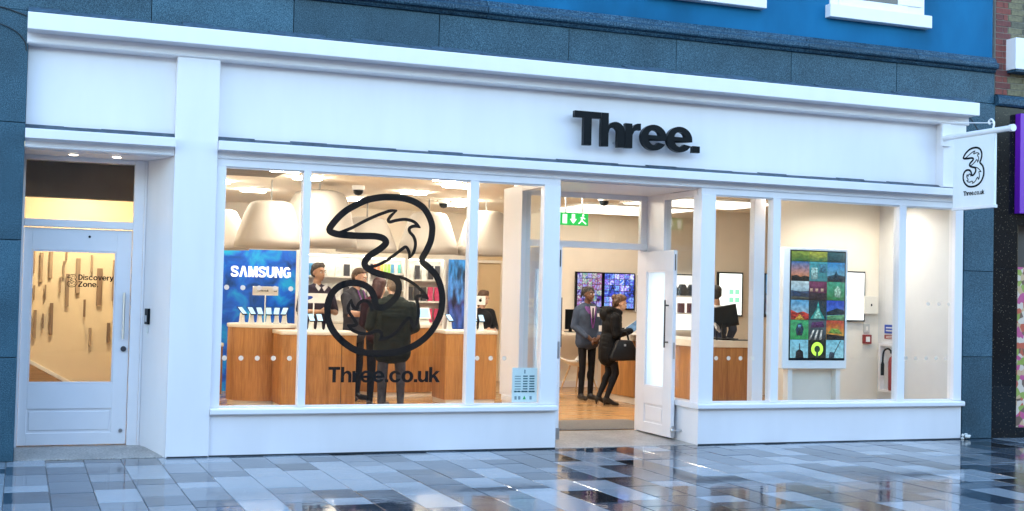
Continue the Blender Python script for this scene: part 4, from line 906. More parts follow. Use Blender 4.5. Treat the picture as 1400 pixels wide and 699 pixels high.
# tablet display on curved counter
tb = thing("tablet_display", "white tablet display tilted on the curved counter by the shelves", "tablet", (5.62, 6.2, 1.09))
MB().prism([(6.10, 1.09), (6.30, 1.09), (6.26, 1.22)], 'x', 5.47, 5.73).build("base", M_PLAST, tb); 
me = MB().box(-.14, .14, -.10, .10, -.006, .006).mesh("tablet"); me.transform(Matrix.Translation((5.60, 6.17, 1.26)) @ Matrix.Rotation(R(55), 4, 'X')); me.materials.append(M_PLAST); link("case", me, tb)
me = MB().box(-.12, .12, -.08, .08, .0065, .008).mesh("screen"); me.transform(Matrix.Translation((5.60, 6.17, 1.26)) @ Matrix.Rotation(R(55), 4, 'X')); me.materials.append(emis("tablet_blue", (.30, .5, .75), .25)); link("screen", me, tb)

# ---- blue brand wall
def deep_blue():
    m, n, l, b = _new("underwater_print")
    tc = n.new("ShaderNodeTexCoord"); no = n.new("ShaderNodeTexNoise"); no.inputs['Scale'].default_value = 3.5; no.inputs['Detail'].default_value = 6; no.inputs['Distortion'].default_value = .7
    l.new(tc.outputs['Object'], no.inputs['Vector'])
    cr = n.new("ShaderNodeValToRGB"); e = cr.color_ramp.elements; e[0].position = .32; e[0].color = (.002, .03, .12, 1); e[1].position = .7; e[1].color = (.01, .30, .48, 1); e.new(.5).color = (.005, .08, .42, 1)
    l.new(no.outputs['Fac'], cr.inputs[0]); l.new(cr.outputs[0], b.inputs['Base Color']); b.inputs['Roughness'].default_value = .3
    l.new(cr.outputs[0], b.inputs['Emission Color']); b.inputs['Emission Strength'].default_value = .09
    return m
bwl = thing("brand_wall", "blue backlit wall panel with white SAMSUNG lettering behind the left pane", "display panel", (3.2, 7.3, FZ))
bx("panel", deep_blue(), bwl, 1.9, 3.93, 7.3, 7.4, FZ, 2.16, 0); bx("edge_frame", M_PLAST, bwl, 3.931, 3.99, 7.29, 7.41, FZ, 2.20, 0); bx("cap", M_PLAST, bwl, 1.9, 3.99, 7.29, 7.41, 2.201, 2.26, 0)
write("SAMSUNG", bwl, emis("brand_white", (1, 1, 1), 0.28), plane_mtx((2.945, 7.285, 1.742), (1, 0, 0), (0, 0, 1)), .162, .905, .02, gap=.10)
# ---- far shelving
def shelf_unit(x0, x1, z0, z1, nz, lab, y=9.0):
    t = thing("shelf_unit", lab, "shelves", (x0, y, FZ))
    bx("back_panel", M_PLAST, t, x0, x1, y + .25, y + .27, FZ, z1, 0); bx("side_panel", M_PLAST, t, x0 - .04, x0 - .001, y, y + .27, FZ, z1, 0); bx("side_panel", M_PLAST, t, x1 + .001, x1 + .04, y, y + .27, FZ, z1, 0)
    bx("base_cabinet", M_LAMIN, t, x0, x1, y, y + .249, FZ, z0 - .04, 0)
    for i in range(nz + 1): bx("shelf", M_PLAST if i else M_LAMIN, t, x0, x1, y + .02, y + .249, z0 + (z1 - z0) * i / nz - .03, z0 + (z1 - z0) * i / nz, 0)
    bx("light_strip", emis("strip_warm", (1, .92, .8), 3), t, x0, x1, y + .03, y + .07, z1 - .045, z1 - .031, 0)
    return t
shelf_unit(5.55, 6.15, 1.05, 2.17, 4, "white accessory shelves behind the shopper"); shelf_unit(6.24, 6.86, 1.05, 2.17, 3, "white case shelves left of the tall blue poster"); shelf_unit(4.30, 5.44, 1.05, 2.20, 3, "white shelves behind the two staff by the counters")
pk = {}; PKN = {}; ORD = ['first', 'second', 'third', 'fourth', 'fifth', 'sixth', 'seventh', 'eighth', 'ninth']; PCN = ['orange', 'amber', 'lime', 'cream', 'blue', 'black', 'crimson', 'charcoal', 'off white', 'teal']
PC = [(.75, .25, .10), (.75, .55, .10), (.35, .62, .12), (.80, .78, .72), (.08, .30, .55), (.04, .04, .05), (.62, .06, .16), (.05, .05, .06), (.75, .74, .70), (.10, .45, .40)]
def pack(x_, z_, w, h, ci, row):
    k = (w, h, ci)
    if k not in pk:
        me = MB().box(-w / 2, w / 2, -.02, .02, 0, h).mesh("pack"); me.materials.append(pm("pack_%d" % ci, PC[ci], .4, var=.15, scale=20)); pk[k] = me
    o = bpy.data.objects.new("accessory_pack", pk[k]); COL.objects.link(o); o.location = (x_, 9.12, z_); PKN[row] = PKN.get(row, 0) + 1; tag(o, "%s %s pack on the %s" % (ORD[PKN[row] - 1], PCN[ci], row), "package", "accessory packs on the shelves")
for i in range(9): pack(5.60 + i * .062, 1.892, .045, .15, [5, 0, 0, 1, 2, 2, 4, 3, 9][i], "top row of the shelves behind the shopper")
for r_, zz in enumerate((1.332, 1.612)):
    for i in range(9): pack(5.60 + i * .062, zz, .045, .13, rs.choice([3, 8, 4, 3, 5, 8]), ["bottom", "middle"][r_] + " row of shelves behind the shopper")
for r_, zz in enumerate((1.052, 1.425, 1.798)):
    for i in range(5): pack(6.30 + i * .122, zz, .085, .24, [5, 7, 5, 6, 6][i] if r_ < 2 else [8, 5, 8, 5, 7][i], ["bottom", "middle", "top"][r_] + " row of case shelves by the blue poster")
for zz in (1.436, 1.82):
    for i in range(7): pack(4.42 + i * .15, zz, .10, .2, [4, 4, 8, 3, 8, 5, 3][i], ("lower" if zz < 1.5 else "upper") + " shelf behind the two staff")
bp_ = thing("poster_panel", "tall blue poster with a dark mountain right of the case shelves", "poster", (7.1, 9.0, FZ))
bx("board", picture_mat("blue_poster_print", [(.02, .10, .35), (.06, .12, .38), (.05, .04, .14), (.10, .30, .65), (.06, .32, .68), (.05, .30, .66)], 4.2, .2), bp_, 6.96, 7.30, 8.98, 9.02, .85, 2.16, 0)
bx("leg", M_PLAST, bp_, 7.1, 7.14, 9.0, 9.02, FZ, .849, 0)
bx("tan_wall", M_TAN, None, 7.36, 8.29, 9.20, 9.299, FZ, 2.30, 0)["kind"] = "structure"
al = thing("alcove_frame", "cream door frame on the tan back wall beyond the entrance post", "door frame", (7.9, 9.1, FZ))
bx("post", M_LAMIN, al, 7.52, 7.56, 9.14, 9.199, FZ, 2.12, 0); bx("lintel", M_LAMIN, al, 7.52, 8.25, 9.14, 9.199, 2.121, 2.17, 0); bx("post", M_LAMIN, al, 8.0, 8.02, 9.15, 9.199, FZ, 2.12, 0)

# ---- screens on the back wall
HU = [(.005, .005, .02), (.10, .02, .25), (.02, .05, .35), (.55, .50, .60), (.06, .20, .65), (.45, .08, .25), (.03, .02, .08), (.65, .60, .62), (.10, .35, .12), (.05, .10, .5)]
HB = [(.005, .005, .03), (.02, .08, .5), (.05, .02, .35), (.20, .45, .8), (.02, .04, .3), (.25, .12, .65), (.6, .7, .85), (.02, .12, .55)]
def screen(x0, x1, y, z0, z1, mat, lab, frame=.02, fm=None):
    t = thing("wall_screen", lab, "screen", ((x0 + x1) / 2, y, z0))
    bx("bezel", fm or M_BLACK, t, x0, x1, y, y + .05, z0, z1, .003); bx("display", mat, t, x0 + frame, x1 - frame, y - .003, y - .0005, z0 + frame, z1 - frame, 0); return t
screen(8.84, 9.345, 7.77, 1.37, 1.99, mosaic("screen_mosaic_a", 5, 6, HU, .24, 3), "left wall screen with a mosaic of pictures behind the staff member")
screen(9.355, 9.965, 7.77, 1.35, 1.99, mosaic("screen_mosaic_b", 6, 6, HB, .28, 11), "middle wall screen with blue picture mosaic above the woman's head")
screen(9.99, 10.30, 7.77, 1.32, 1.97, mosaic("screen_mosaic_c", 2, 3, [(.75, .68, .6), (.4, .1, .06), (.7, .5, .4), (.2, .05, .04), (.8, .75, .7)], .2, 5), "narrow pale wall screen beside the open door leaf", .012, M_PLAST)
screen(10.55, 11.02, 5.95, 1.30, 2.02, emis("white_screen", (.93, 1.0, .97), .28), "white wall screen with green squares behind the till", .025)
wsq = thing("menu_squares", "four pale green squares on the white screen behind the till", "screen graphic", (10.9, 5.94, 1.6))
for i in range(2):
    for j in range(2): bx("square", emis("menu_green", (.25, .75, .45), .22), wsq, 10.76 + i * .11, 10.84 + i * .11, 5.944, 5.9465, 1.53 + j * .13, 1.61 + j * .13, 0)
screen(11.42, 11.62, 5.95, 1.30, 2.02, mosaic("screen_mosaic_d", 1, 2, [(.05, .3, .65), (.1, .02, .1), (.3, .6, .8), (.05, .05, .1)], .2, 8), "narrow screen glimpsed between the white post and the mullion", .02)
# accessory wall seen through the return window
aw = thing("bag_display", "white lit display of black cases behind the return window by the door", "shelves", (10.9, 7.7, 1.0))
bx("back_board", emis("board_glow", (1, .95, .85), .22), aw, 10.36, 11.6, 7.79, 7.83, 1.0, 1.98, 0)
for i in range(3):
    bx("shelf", M_PLAST, aw, 10.36, 11.6, 7.6, 7.789, 1.0 + i * .30, 1.02 + i * .30, 0)
bx("top_trim", M_BLACK, aw, 10.34, 11.62, 7.6, 7.789, 1.98, 2.0, 0)
for i in range(6):
    o = MB().prism([(-.075, 0), (.075, 0), (.085, .12), (.04, .2), (-.04, .2), (-.085, .12)], 'y', -.04, .04).build("case_bag", pm("black_case", (.015, .015, .018), .6), None, bevel=.006); o.location = (10.47 + i * .19, 7.68, 1.622); tag(o, ORD[i] + " black carry case from the left on the upper shelf by the return window", "bag", "black cases on the bag display")
    o2 = MB().box(-.06, .06, -.03, .03, 0, .17).build("case_box", pm("maroon_case", (.13, .02, .03), .6), None, bevel=.004); o2.location = (10.45 + i * .19, 7.68, 1.322); tag(o2, ORD[i] + " dark red case from the left on the lower shelf by the return window", "box", "red cases on the bag display")

# ---- desk, monitor and chair left of the staff member
dk = thing("desk", "pale desk behind the staff member in the doorway", "desk", (8.7, 7.2, FZ))
bx("desktop", M_LAMIN, dk, 8.30, 9.35, 6.95, 7.75, .93, .97, .004); bx("leg", M_LAMIN, dk, 9.25, 9.30, 7.0, 7.7, FZ, .929, 0); bx("leg", M_LAMIN, dk, 8.32, 8.37, 7.5, 7.7, FZ, .929, 0)
mo = thing("monitor", "black computer monitor on the pale desk", "monitor", (8.505, 7.2, .97))
bx("panel", M_BLACK, mo, 8.405, 8.605, 7.18, 7.21, 1.02, 1.35, .004); bx("stand", M_BLACK, mo, 8.480, 8.530, 7.19, 7.22, .985, 1.02, 0); bx("foot", M_BLACK, mo, 8.425, 8.585, 7.12, 7.28, .9705, .984, 0)
ch = thing("shell_chair", "white moulded chair with wooden legs at the desk", "chair", (8.48, 6.75, FZ), local=True)
mb = MB(); n = 12; mgrid = []
for i in range(n + 1):
    u = i / n
    for j in range(n + 1):
        v = (j / n - .5) * 2
        if u < .5: yy = -.22 + u * .85; zz = .46 - .05 * math.sin(u * 2 * math.pi) + .10 * abs(v) ** 2.5; ww = .25
        else: k = (u - .5) * 2; yy = .205 + k * .12; zz = .46 + k * .42 + .03 * (1 - k) * abs(v); ww = .25 - .05 * k; yy -= .10 * abs(v) ** 2
        mgrid.append((v * ww, yy, zz))
mb.add(mgrid, [(a * (n + 1) + b, a * (n + 1) + b + 1, (a + 1) * (n + 1) + b + 1, (a + 1) * (n + 1) + b) for a in range(n) for b in range(n)])
shl = mb.build("seat_shell", M_PLAST, ch, 'all'); sm = shl.modifiers.new("s", 'SOLIDIFY'); sm.thickness = .012
for sx, sy in ((-1, -1), (1, -1), (-1, 1), (1, 1)): MB().tube([(sx * .12, sy * .10, .43), (sx * .22, sy * .22, 0)], [.016, .010]).build("leg", wood("beech_%d%d" % (sx, sy), (.45, .28, .14), (.6, .4, .2)), ch, True)
ch.rotation_euler = (0, 0, R(-150))

# ---- till
ti = thing("till", "black till terminal with card reader on the oak till counter", "till", (8.6, 2.8, 1.03))
me = MB().box(-.19, .19, -.015, .015, -.15, .15).mesh("screen"); me.transform(Matrix.Translation((8.62, 2.85, 1.34)) @ Matrix.Rotation(R(-25), 4, 'Z') @ Matrix.Rotation(R(-12), 4, 'Y') @ Matrix.Rotation(R(18), 4, 'X')); me.materials.append(M_BLACK); link("terminal", me, ti)
MB().tube([(8.64, 2.86, 1.05), (8.64, 2.88, 1.25)], .03).build("neck", M_BLACK, ti); bx("base", M_BLACK, ti, 8.54, 8.78, 2.72, 3.0, 1.0305, 1.055, .004)
me = MB().box(-.04, .04, -.09, .09, -.015, .015).mesh("card_reader"); me.transform(Matrix.Translation((8.45, 2.72, 1.20)) @ Matrix.Rotation(R(40), 4, 'Y') @ Matrix.Rotation(R(30), 4, 'X')); me.materials.append(pm("reader_grey", (.25, .25, .26), .4)); link("card_reader", me, ti)
MB().tube([(8.46, 2.74, 1.03), (8.45, 2.73, 1.19)], .012).build("reader_post", M_BLACK, ti)
bx("keyboard", M_BLACK, ti, 8.63, 8.86, 2.60, 2.70, 1.0305, 1.045, .003)

ti.location.x += .18; ti.location.y -= .03
# ---- the tall picture screen in the right window
un = thing("display_totem", "white framed tall screen showing a grid of holiday pictures in the right window", "screen", (8.75, .6, FZ))
bx("housing", M_SIGNW, un, 8.27, 9.165, .60, .78, .785, 2.20, .008); bx("leg", M_PLAST, un, 8.38, 8.44, .64, .74, FZ, .80, .003); bx("leg", M_PLAST, un, 9.05, 9.11, .64, .74, FZ, .80, .003); bx("back_plate", M_LAMIN, un, 8.445, 9.045, .72, .735, FZ, .80, 0)
bx("bezel", M_BLACK, un, 8.358, 9.132, .596, .5995, .883, 2.172, 0)
def grad_mat(name, bot, top, amp, seed, strength=.19):
    return picture_mat(name, [bot, tuple((a + b) / 2 for a, b in zip(bot, top)), top], seed, strength, amp, .7)
_K = (.004, .006, .008)
PICS = [  # rows from the top: (height, [(bottom colour, top colour, noise, [(polygon, colour), ...]) x 3])
 (.12, [((.02, .10, .03), (.20, .30, .05), 1.6, []), ((.03, .12, .05), (.35, .40, .06), 1.7, []), ((.01, .04, .05), (.03, .12, .15), .9, [])]),
 (.23, [((.60, .22, .03), (.03, .14, .36), .35, [([(0, 0), (1, 0), (1, .22), (.75, .28), (.5, .2), (.3, .3), (0, .25)], _K)]), ((.03, .16, .20), (.05, .30, .38), .4, [([(.1, .1), (.45, .1), (.45, .7), (.1, .7)], (.30, .55, .60)), ([(.55, .45), (.95, .45), (.95, .9), (.55, .9)], (.04, .20, .34))]), ((.12, .30, .36), (.02, .20, .50), .5, [([(0, 0), (1, 0), (1, .3), (.6, .36), (.5, .6), (.4, .36), (0, .28)], (.01, .05, .09))])]),
 (.22, [((.08, .22, .36), (.40, .56, .66), .25, [([(0, 0), (1, 0), (1, .48), (.5, .44), (0, .5)], (.02, .05, .12)), ([(0, 0), (1, 0), (1, .14), (0, .18)], (.06, .07, .06))]), ((.03, .01, .03), (.14, .03, .10), .9, [([(.05 + .3 * k, .45), (.2 + .3 * k, .45), (.2 + .3 * k, .62), (.05 + .3 * k, .62)], (.5, .36, .30)) for k in range(3)] + [([(0, 0), (1, 0), (1, .38), (0, .42)], (.02, .015, .03))]), ((.02, .16, .05), (.04, .28, .20), .7, [([(.45, .2), (.75, .15), (.8, .55), (.6, .8), (.42, .55)], (.35, .60, .50))])]),
 (.235, [((.30, .45, .55), (.06, .28, .55), .8, [([(0, 0), (1, 0), (1, .3), (.7, .42), (.35, .35), (0, .5)], (.42, .04, .03)), ([(.2, 0), (.8, 0), (.5, .28)], (.55, .36, .05))]), ((.01, .04, .05), (.005, .02, .04), .4, [([(.08, .05), (.92, .05), (.62, .5), (.52, .95), (.42, .55)], (.03, .36, .38)), ([(.25, .08), (.75, .08), (.52, .6)], (.25, .66, .62))]), ((.04, .14, .45), (.01, .05, .42), .3, [([(0, .25), (1, .30), (1, .50), (.6, .62), (.3, .52), (0, .42)], (.01, .03, .05)), ([(0, 0), (1, 0), (1, .29), (0, .24)], (.10, .30, .16))])]),
 (.23, [((.02, .22, .07), (.04, .30, .14), .5, [([(.35, .2), (.65, .2), (.75, .55), (.6, .85), (.4, .8), (.28, .5)], (.01, .04, .09)), ([(.42, .6), (.58, .6), (.58, .75), (.42, .75)], (.10, .30, .50))]), ((.02, .03, .04), (.05, .09, .12), .6, [([(-.0 + .3 * k, 0), (.12 + .3 * k, 0), (.34 + .22 * k, .5), (.26 + .22 * k, .5)], (.55, .60, .62)) for k in range(3)] + [([(.1, .6), (.9, .65), (.8, .95), (.2, .9)], (.08, .03, .12))]), ((.45, .30, .03), (.35, .03, .03), .9, [([(0, 0), (1, 0), (1, .2), (0, .3)], _K), ([(.1, .35), (.9, .3), (.7, .55), (.3, .6)], (.16, .34, .06))])]),
 (.215, [((.20, .46, .58), (.14, .40, .56), .2, [([(.3, 0), (.75, 0), (.72, .35), (.52, .5), (.33, .35)], _K), ([(.49, .5), (.55, .5), (.54, .8), (.5, .8)], _K)]), ((.006, .012, .006), (.006, .012, .006), .1, []), ((.22, .48, .60), (.14, .42, .58), .2, [([(.15, 0), (.45, 0), (.5, .3), (.2, .35)], (.02, .05, .09)), ([(.45, .3), (.50, .3), (.85, .98), (.80, .98)], _K)])])]
zt_ = 2.158
for r_, (h, row) in enumerate(PICS):
    for c, (cb_, ct_, am, shp) in enumerate(row):
        a = 8.373 + c * .249
        o = bx("picture", grad_mat("pic_%d_%d" % (r_, c), cb_, ct_, am, r_ * 3.7 + c * 1.9), un, a, a + .246, .592, .5955, zt_ - h + .003, zt_, 0)
        for k, (pl, col_) in enumerate(shp):
            MB().prism([(a + .246 * min(max(px_, 0), 1), zt_ - h + .003 + (h - .003) * pz_) for px_, pz_ in pl], 'y', .5912 - k * .0006, .5917 - k * .0006).build("silhouette", picture_mat("pic_shape_%d_%d_%d" % (r_, c, k), [tuple(v * .45 for v in col_), col_, tuple(min(1, v * 1.35) for v in col_)], r_ * 5.1 + c * 2.3 + k, .18, 1.2, .3), o)
        if r_ == 5 and c == 1:
            MB().tube([(a + .123, .5912, zt_ - h / 2), (a + .123, .5905, zt_ - h / 2)], .082, 28).build("ring_mark", emis("lime", (.35, .62, .05), .3), o)
            MB().tube([(a + .123, .5900, zt_ - h / 2), (a + .123, .5895, zt_ - h / 2)], .040, 20).build("ring_centre", emis("pic_dark", (.01, .03, .01), .2), o)
            MB().prism([(a + .105, zt_ - h + .01), (a + .141, zt_ - h + .01), (a + .132, zt_ - h * .5), (a + .114, zt_ - h * .5)], 'y', .5888, .5892).build("silhouette", MATS["pic_dark"], o)
    zt_ -= h
# items on the partition wall behind it
screen(9.70, 10.06, 1.455, 1.33, 1.97, emis("white_screen2", (.97, .98, 1.0), .27), "white board with black frame right of the picture screen", .02)
wbx = thing("wall_box", "cream alarm box on the wall right of the picture screen", "control box", (10.14, 1.47, 1.42))
bx("case", M_LAMIN, wbx, 10.03, 10.25, 1.43, 1.499, 1.43, 1.66, .006); bx("keyhole", M_BLACK, wbx, 10.13, 10.15, 1.427, 1.4295, 1.53, 1.56, 0)
sw = thing("wall_switch", "grey wall switch above the red call point", "switch", (10.11, 1.48, 1.23)); bx("plate", pm("switch_grey", (.5, .48, .44), .5), sw, 10.07, 10.16, 1.485, 1.499, 1.19, 1.30, .003); bx("rocker", M_LAMIN, sw, 10.10, 10.13, 1.480, 1.4845, 1.22, 1.27, 0)
cp_ = thing("call_point", "red fire alarm call point on the cream wall", "fire alarm", (10.11, 1.47, 1.1)); bx("case", pm("alarm_red", (.26, .012, .010), .35), cp_, 10.055, 10.175, 1.46, 1.499, 1.05, 1.165, .005); bx("plate", M_PLAST, cp_, 10.085, 10.145, 1.457, 1.4595, 1.075, 1.14, 0)
for (z0, z1, mt2, lab) in ((1.19, 1.30, pm("notice_blue", (.01, .06, .40), .4), "blue safety notice on the right wall above the extinguisher"), (1.12, 1.17, MATS["alarm_red"], "red fire notice strip under the blue safety notice")):
    t = thing("wall_notice", lab, "notice", (10.29, 1.27, z0)); bx("board", mt2, t, 10.292, 10.299, 1.18, 1.36, z0, z1, 0)
    tx = MB()
    for i in range(2): tx.box(10.2905, 10.2915, 1.20, 1.33, z0 + (z1 - z0) * (.25 + .35 * i), z0 + (z1 - z0) * (.38 + .35 * i))
    tx.build("print_lines", M_PLAST, t)
ni = thing("extinguisher_niche", "white framed niche low on the right wall", "niche", (10.29, 1.27, .45))
for q in ((.98, 1.01, .45, 1.06), (1.37, 1.40, .45, 1.06), (1.01, 1.37, .45, .48), (1.01, 1.37, 1.03, 1.06)): bx("frame_strip", M_WHITE2, ni, 10.235, 10.299, q[0], q[1], q[2], q[3], 0)
fe = thing("fire_extinguisher", "red fire extinguisher with black hose in the wall niche", "fire extinguisher", (10.24, 1.23, .481))
MB().lathe([(.055, 0), (.06, .02), (.06, .36), (.045, .41), (.02, .43), (.02, .46)], (10.23, 1.10, .482), 20).build("cylinder", MATS["alarm_red"], fe, True)
MB().tube(crom([(10.23, 1.10, .94), (10.21, 1.17, 1.0), (10.20, 1.25, .96), (10.20, 1.27, .80), (10.20, 1.27, .66)], 5), [.012] * 15 + [.022] * 6).build("hose", M_BLACK, fe, True); bx("valve", M_BLACK, fe, 10.21, 10.25, 1.07, 1.14, .942, .985, .004)
# white structural post behind the right window
cpz = thing("window_post", "slim white steel post just inside the glass right of the entrance", "post", (7.7, .45, FZ)); bx("shaft", M_WHITE, cpz, 7.756, 7.90, .42, .52, FZ + .01, 2.838, .004); bx("base_plate", M_STEEL, cpz, 7.73, 7.93, .39, .55, FZ, FZ + .0095, 0)

# ---- lobby behind the left door
lob = [("lobby_floor", (0.0, 1.4, .70, 2.6, -.03, .05), M_FLOOR), ("lobby_wall_back", (-.4, 1.49, 2.3, 2.4, 0, 2.8), pm("honey_wall", (.70, .54, .33), .55, var=.02)), ("lobby_wall_right", (1.40, 1.49, .76, 2.3, 0, 2.8), M_CREAM), ("lobby_wall_left", (-.45, -.35, .66, 2.4, 0, 2.8), M_CREAM), ("lobby_ceiling", (-.4, 1.49, .70, 2.4, 2.77, 2.85), pm("lobby_ceiling_grey", (.33, .32, .31), .7)), ("lobby_dark_panel", (-.35, 1.40, 1.25, 1.40, 2.42, 2.77), pm("taupe_panel", (.15, .135, .125), .7)), ("lobby_floor_side", (-.4, -.001, .70, 2.3, -.03, .05), M_FLOOR)]  # taupe panel added across the lobby to dull the upper transom view
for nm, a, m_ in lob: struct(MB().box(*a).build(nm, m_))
lobl = thing("lobby_fill_light", "unseen round lamp added to brighten the left door lobby", "ceiling light", (.6, 1.3, 2.6)); MB().tube([(.6, 1.47, 2.769), (.6, 1.47, 2.75)], .11, 20).build("rim", M_PLAST, lobl); MB().tube([(.6, 1.47, 2.749), (.6, 1.47, 2.742)], .095, 20).build("lamp", emis("lobby_fill_lamp", (1, .86, .64), 95), lobl)  # out-of-sight lamp added to brighten the lobby wall
st = thing("stair_string", "sloping cream skirting above wooden stair side in the left lobby", "staircase", (.4, 2.2, .05))
MB().prism([(-.3, 1.0), (.95, .305), (.95, .265), (-.3, .96)], 'y', 2.27, 2.299).build("skirting_board", M_LAMIN, st)
MB().prism([(-.3, .955), (.95, .26), (.95, .05), (-.3, .05)], 'y', 2.24, 2.299).build("stair_side", wood("stair_oak", (.30, .16, .06), (.46, .27, .11), axis=0), st)
SL = [(149, 68, 170, 12), (183, 78, 207, 12), (223, 68, 188, 14), (155, 222, 285, 7), (203, 218, 283, 7), (163, 330, 455, 13), (198, 345, 410, 7), (232, 298, 438, 15), (289, 70, 108, 7), (279, 112, 182, 8), (266, 185, 253, 8), (297, 168, 312, 16), (341, 98, 253, 20), (399, 80, 160, 9), (436, 140, 306, 24), (374, 280, 357, 10), (402, 405, 485, 12), (482, 382, 470, 14), (495, 100, 285, 6), (134, 362, 420, 7)]
MSL = [wood("slat_a", (.14, .08, .04), (.28, .17, .09), .5), wood("slat_b", (.22, .14, .08), (.38, .26, .15), .5)]
sw_ = thing("slat_artwork", "scattered vertical wooden slats on the honey coloured lobby wall", "wall decoration", (.5, 2.28, 1.4))
for (sx, sy0, sy1, sw0) in SL:
    xw = .099 + (sx - 137) * .002323; wd = sw0 * .0023; za = 1.933 - (sy0 - 62) * .002405; zb = 1.933 - (sy1 - 62) * .002405
    bx("slat", MSL[(sx + sy0) % 2], sw_, xw - wd / 2, xw + wd / 2, 2.262, 2.299, zb, za, .003)

# ================================================================== people
def rcone(p0, r0, p1, r1, n=12):
    """rounded cone as a closed mesh"""
    p0 = Vector(p0); p1 = Vector(p1); d = p1 - p0; L = max(d.length, 1e-4); d = d / L
    a = d.orthogonal().normalized(); b = d.cross(a); prof = []
    for i in range(1, 5): t = math.pi / 2 * i / 4; prof.append((-r0 * math.cos(t), r0 * math.sin(t)))
    for i in range(0, 4): t = math.pi / 2 * i / 4; prof.append((L + r1 * math.sin(t), r1 * math.cos(t)))
    v = [p0 - d * r0]; f = []
    for (h, r) in prof:
        for k in range(n):
            q = 2 * math.pi * k / n; v.append(p0 + d * h + (a * math.cos(q) + b * math.sin(q)) * r)
    v.append(p1 + d * r1); e = len(v) - 1; m = len(prof)
    for k in range(n):
        f.append((0, 1 + (k + 1) % n, 1 + k)); f.append((e, e - n + k, e - n + (k + 1) % n))
    for i in range(m - 1):
        for k in range(n): A = 1 + i * n + k; B = 1 + i * n + (k + 1) % n; f.append((A, B, B + n, A + n))
    return v, f
def seg_d(P, p0, r0, p1, r1):
    p0 = np.array(p0); p1 = np.array(p1); d = p1 - p0; t = np.clip(((P - p0) @ d) / max(d @ d, 1e-9), 0, 1)
    return np.linalg.norm(P - (p0 + t[:, None] * d), axis=1) - (r0 + (r1 - r0) * t)
def ell_d(P, c, r):
    q = (P - np.array(c)) / np.array(r); k = np.linalg.norm(q, axis=1); return (k - 1) * min(r)
def flesh(name, prims, mats, parent, voxel=.0095, smooth=5):
    """one continuous surface from rounded cones and ellipsoids, coloured by the nearest of them"""
    mb = MB()
    for p in prims:
        if p[0] == 'c': v, f = rcone(p[1], p[2], p[3], p[4]); mb.add(v, f)
        else: mb.ball(p[1], p[2], 18, 12)
    me = mb.mesh(name + "_src"); o = bpy.data.objects.new(name + "_src", me); COL.objects.link(o)
    r_ = o.modifiers.new("r", 'REMESH'); r_.mode = 'VOXEL'; r_.voxel_size = voxel
    s_ = o.modifiers.new("s", 'SMOOTH'); s_.factor = .5; s_.iterations = smooth
    nm = bpy.data.meshes.new_from_object(o.evaluated_get(bpy.context.evaluated_depsgraph_get())); bpy.data.objects.remove(o); bpy.data.meshes.remove(me)
    nm.name = name
    n = len(nm.polygons); C = np.zeros(n * 3); nm.polygons.foreach_get("center", C); C = C.reshape(-1, 3)
    D = np.stack([seg_d(C, *p[1:5]) if p[0] == 'c' else ell_d(C, p[1], p[2]) for p in prims]); idx = np.array([p[-1] for p in prims])[D.argmin(0)]
    nm.materials.clear()
    for m_ in mats: nm.materials.append(m_)
    nm.polygons.foreach_set("material_index", idx.astype(np.int32)); nm.polygons.foreach_set("use_smooth", [True] * n); nm.update()
    return link(name, nm, parent)
def E_(c, r, m): return ('e', tuple(c), tuple(r), m)
def C_(a, ra, b, rb, m): return ('c', tuple(a), ra, tuple(b), rb, m)
def head_prims(h, turn=0, nod=0, m=0, neck=None):
    """head centred on h (between the ears); looks towards -y, turned about z and nodded about x"""
    M = Matrix.Rotation(turn, 3, 'Z') @ Matrix.Rotation(nod, 3, 'X')
    T = lambda p: tuple(Vector(h) + M @ Vector(p))
    P = [E_(T((0, .012, .035)), (.076, .092 if abs(math.sin(turn)) < .7 else .086, .088), m), C_(T((0, -.028, -.045)), .052, T((0, -.05, -.075)), .034, m), E_(T((0, -.03, -.02)), (.062, .066, .075), m),
         C_(T((0, -.092, .012)), .008, T((0, -.108, -.022)), .013, m), E_(T((0, -.088, -.052)), (.024, .012, .009), m),
         E_(T((.076, .01, -.005)), (.012, .02, .03), m), E_(T((-.076, .01, -.005)), (.012, .02, .03), m), C_(T((-.03, -.08, .035)), .012, T((.03, -.08, .035)), .012, m)]
    return P, T
def hand_prims(w, d, thumb, m, curl=.5, s=1.0):
    """palm and five fingers; d = direction of the fingers, thumb = direction in which the thumb leaves"""
    w = Vector(w); d = Vector(d).normalized(); t = Vector(thumb); t = (t - d * t.dot(d)).normalized(); nrm_ = d.cross(t)
    P = [C_(w, .024 * s, w + d * .07 * s, .026 * s, m), C_(w + t * .014 + d * .05 * s, .018 * s, w - t * .018 + d * .06 * s, .018 * s, m)]
    for i, (off, ln) in enumerate(((.028, .068), (.010, .078), (-.009, .072), (-.027, .056))):
        b = w + d * .082 * s + t * off * s; k = b + (d * .55 - nrm_ * curl * .2) * ln * s; e = k + (d * (1 - curl) - nrm_ * curl) * .5 * ln * s
        P += [C_(b, .0095 * s, k, .009 * s, m), C_(k, .009 * s, e, .0078 * s, m)]
    b = w + d * .02 * s + t * .026 * s; k = b + (t * .7 + d * .6) * .035 * s; P += [C_(b, .012 * s, k, .0105 * s, m), C_(k, .0105 * s, k + (d * .9 + t * .1) * .032 * s, .009 * s, m)]
    return P
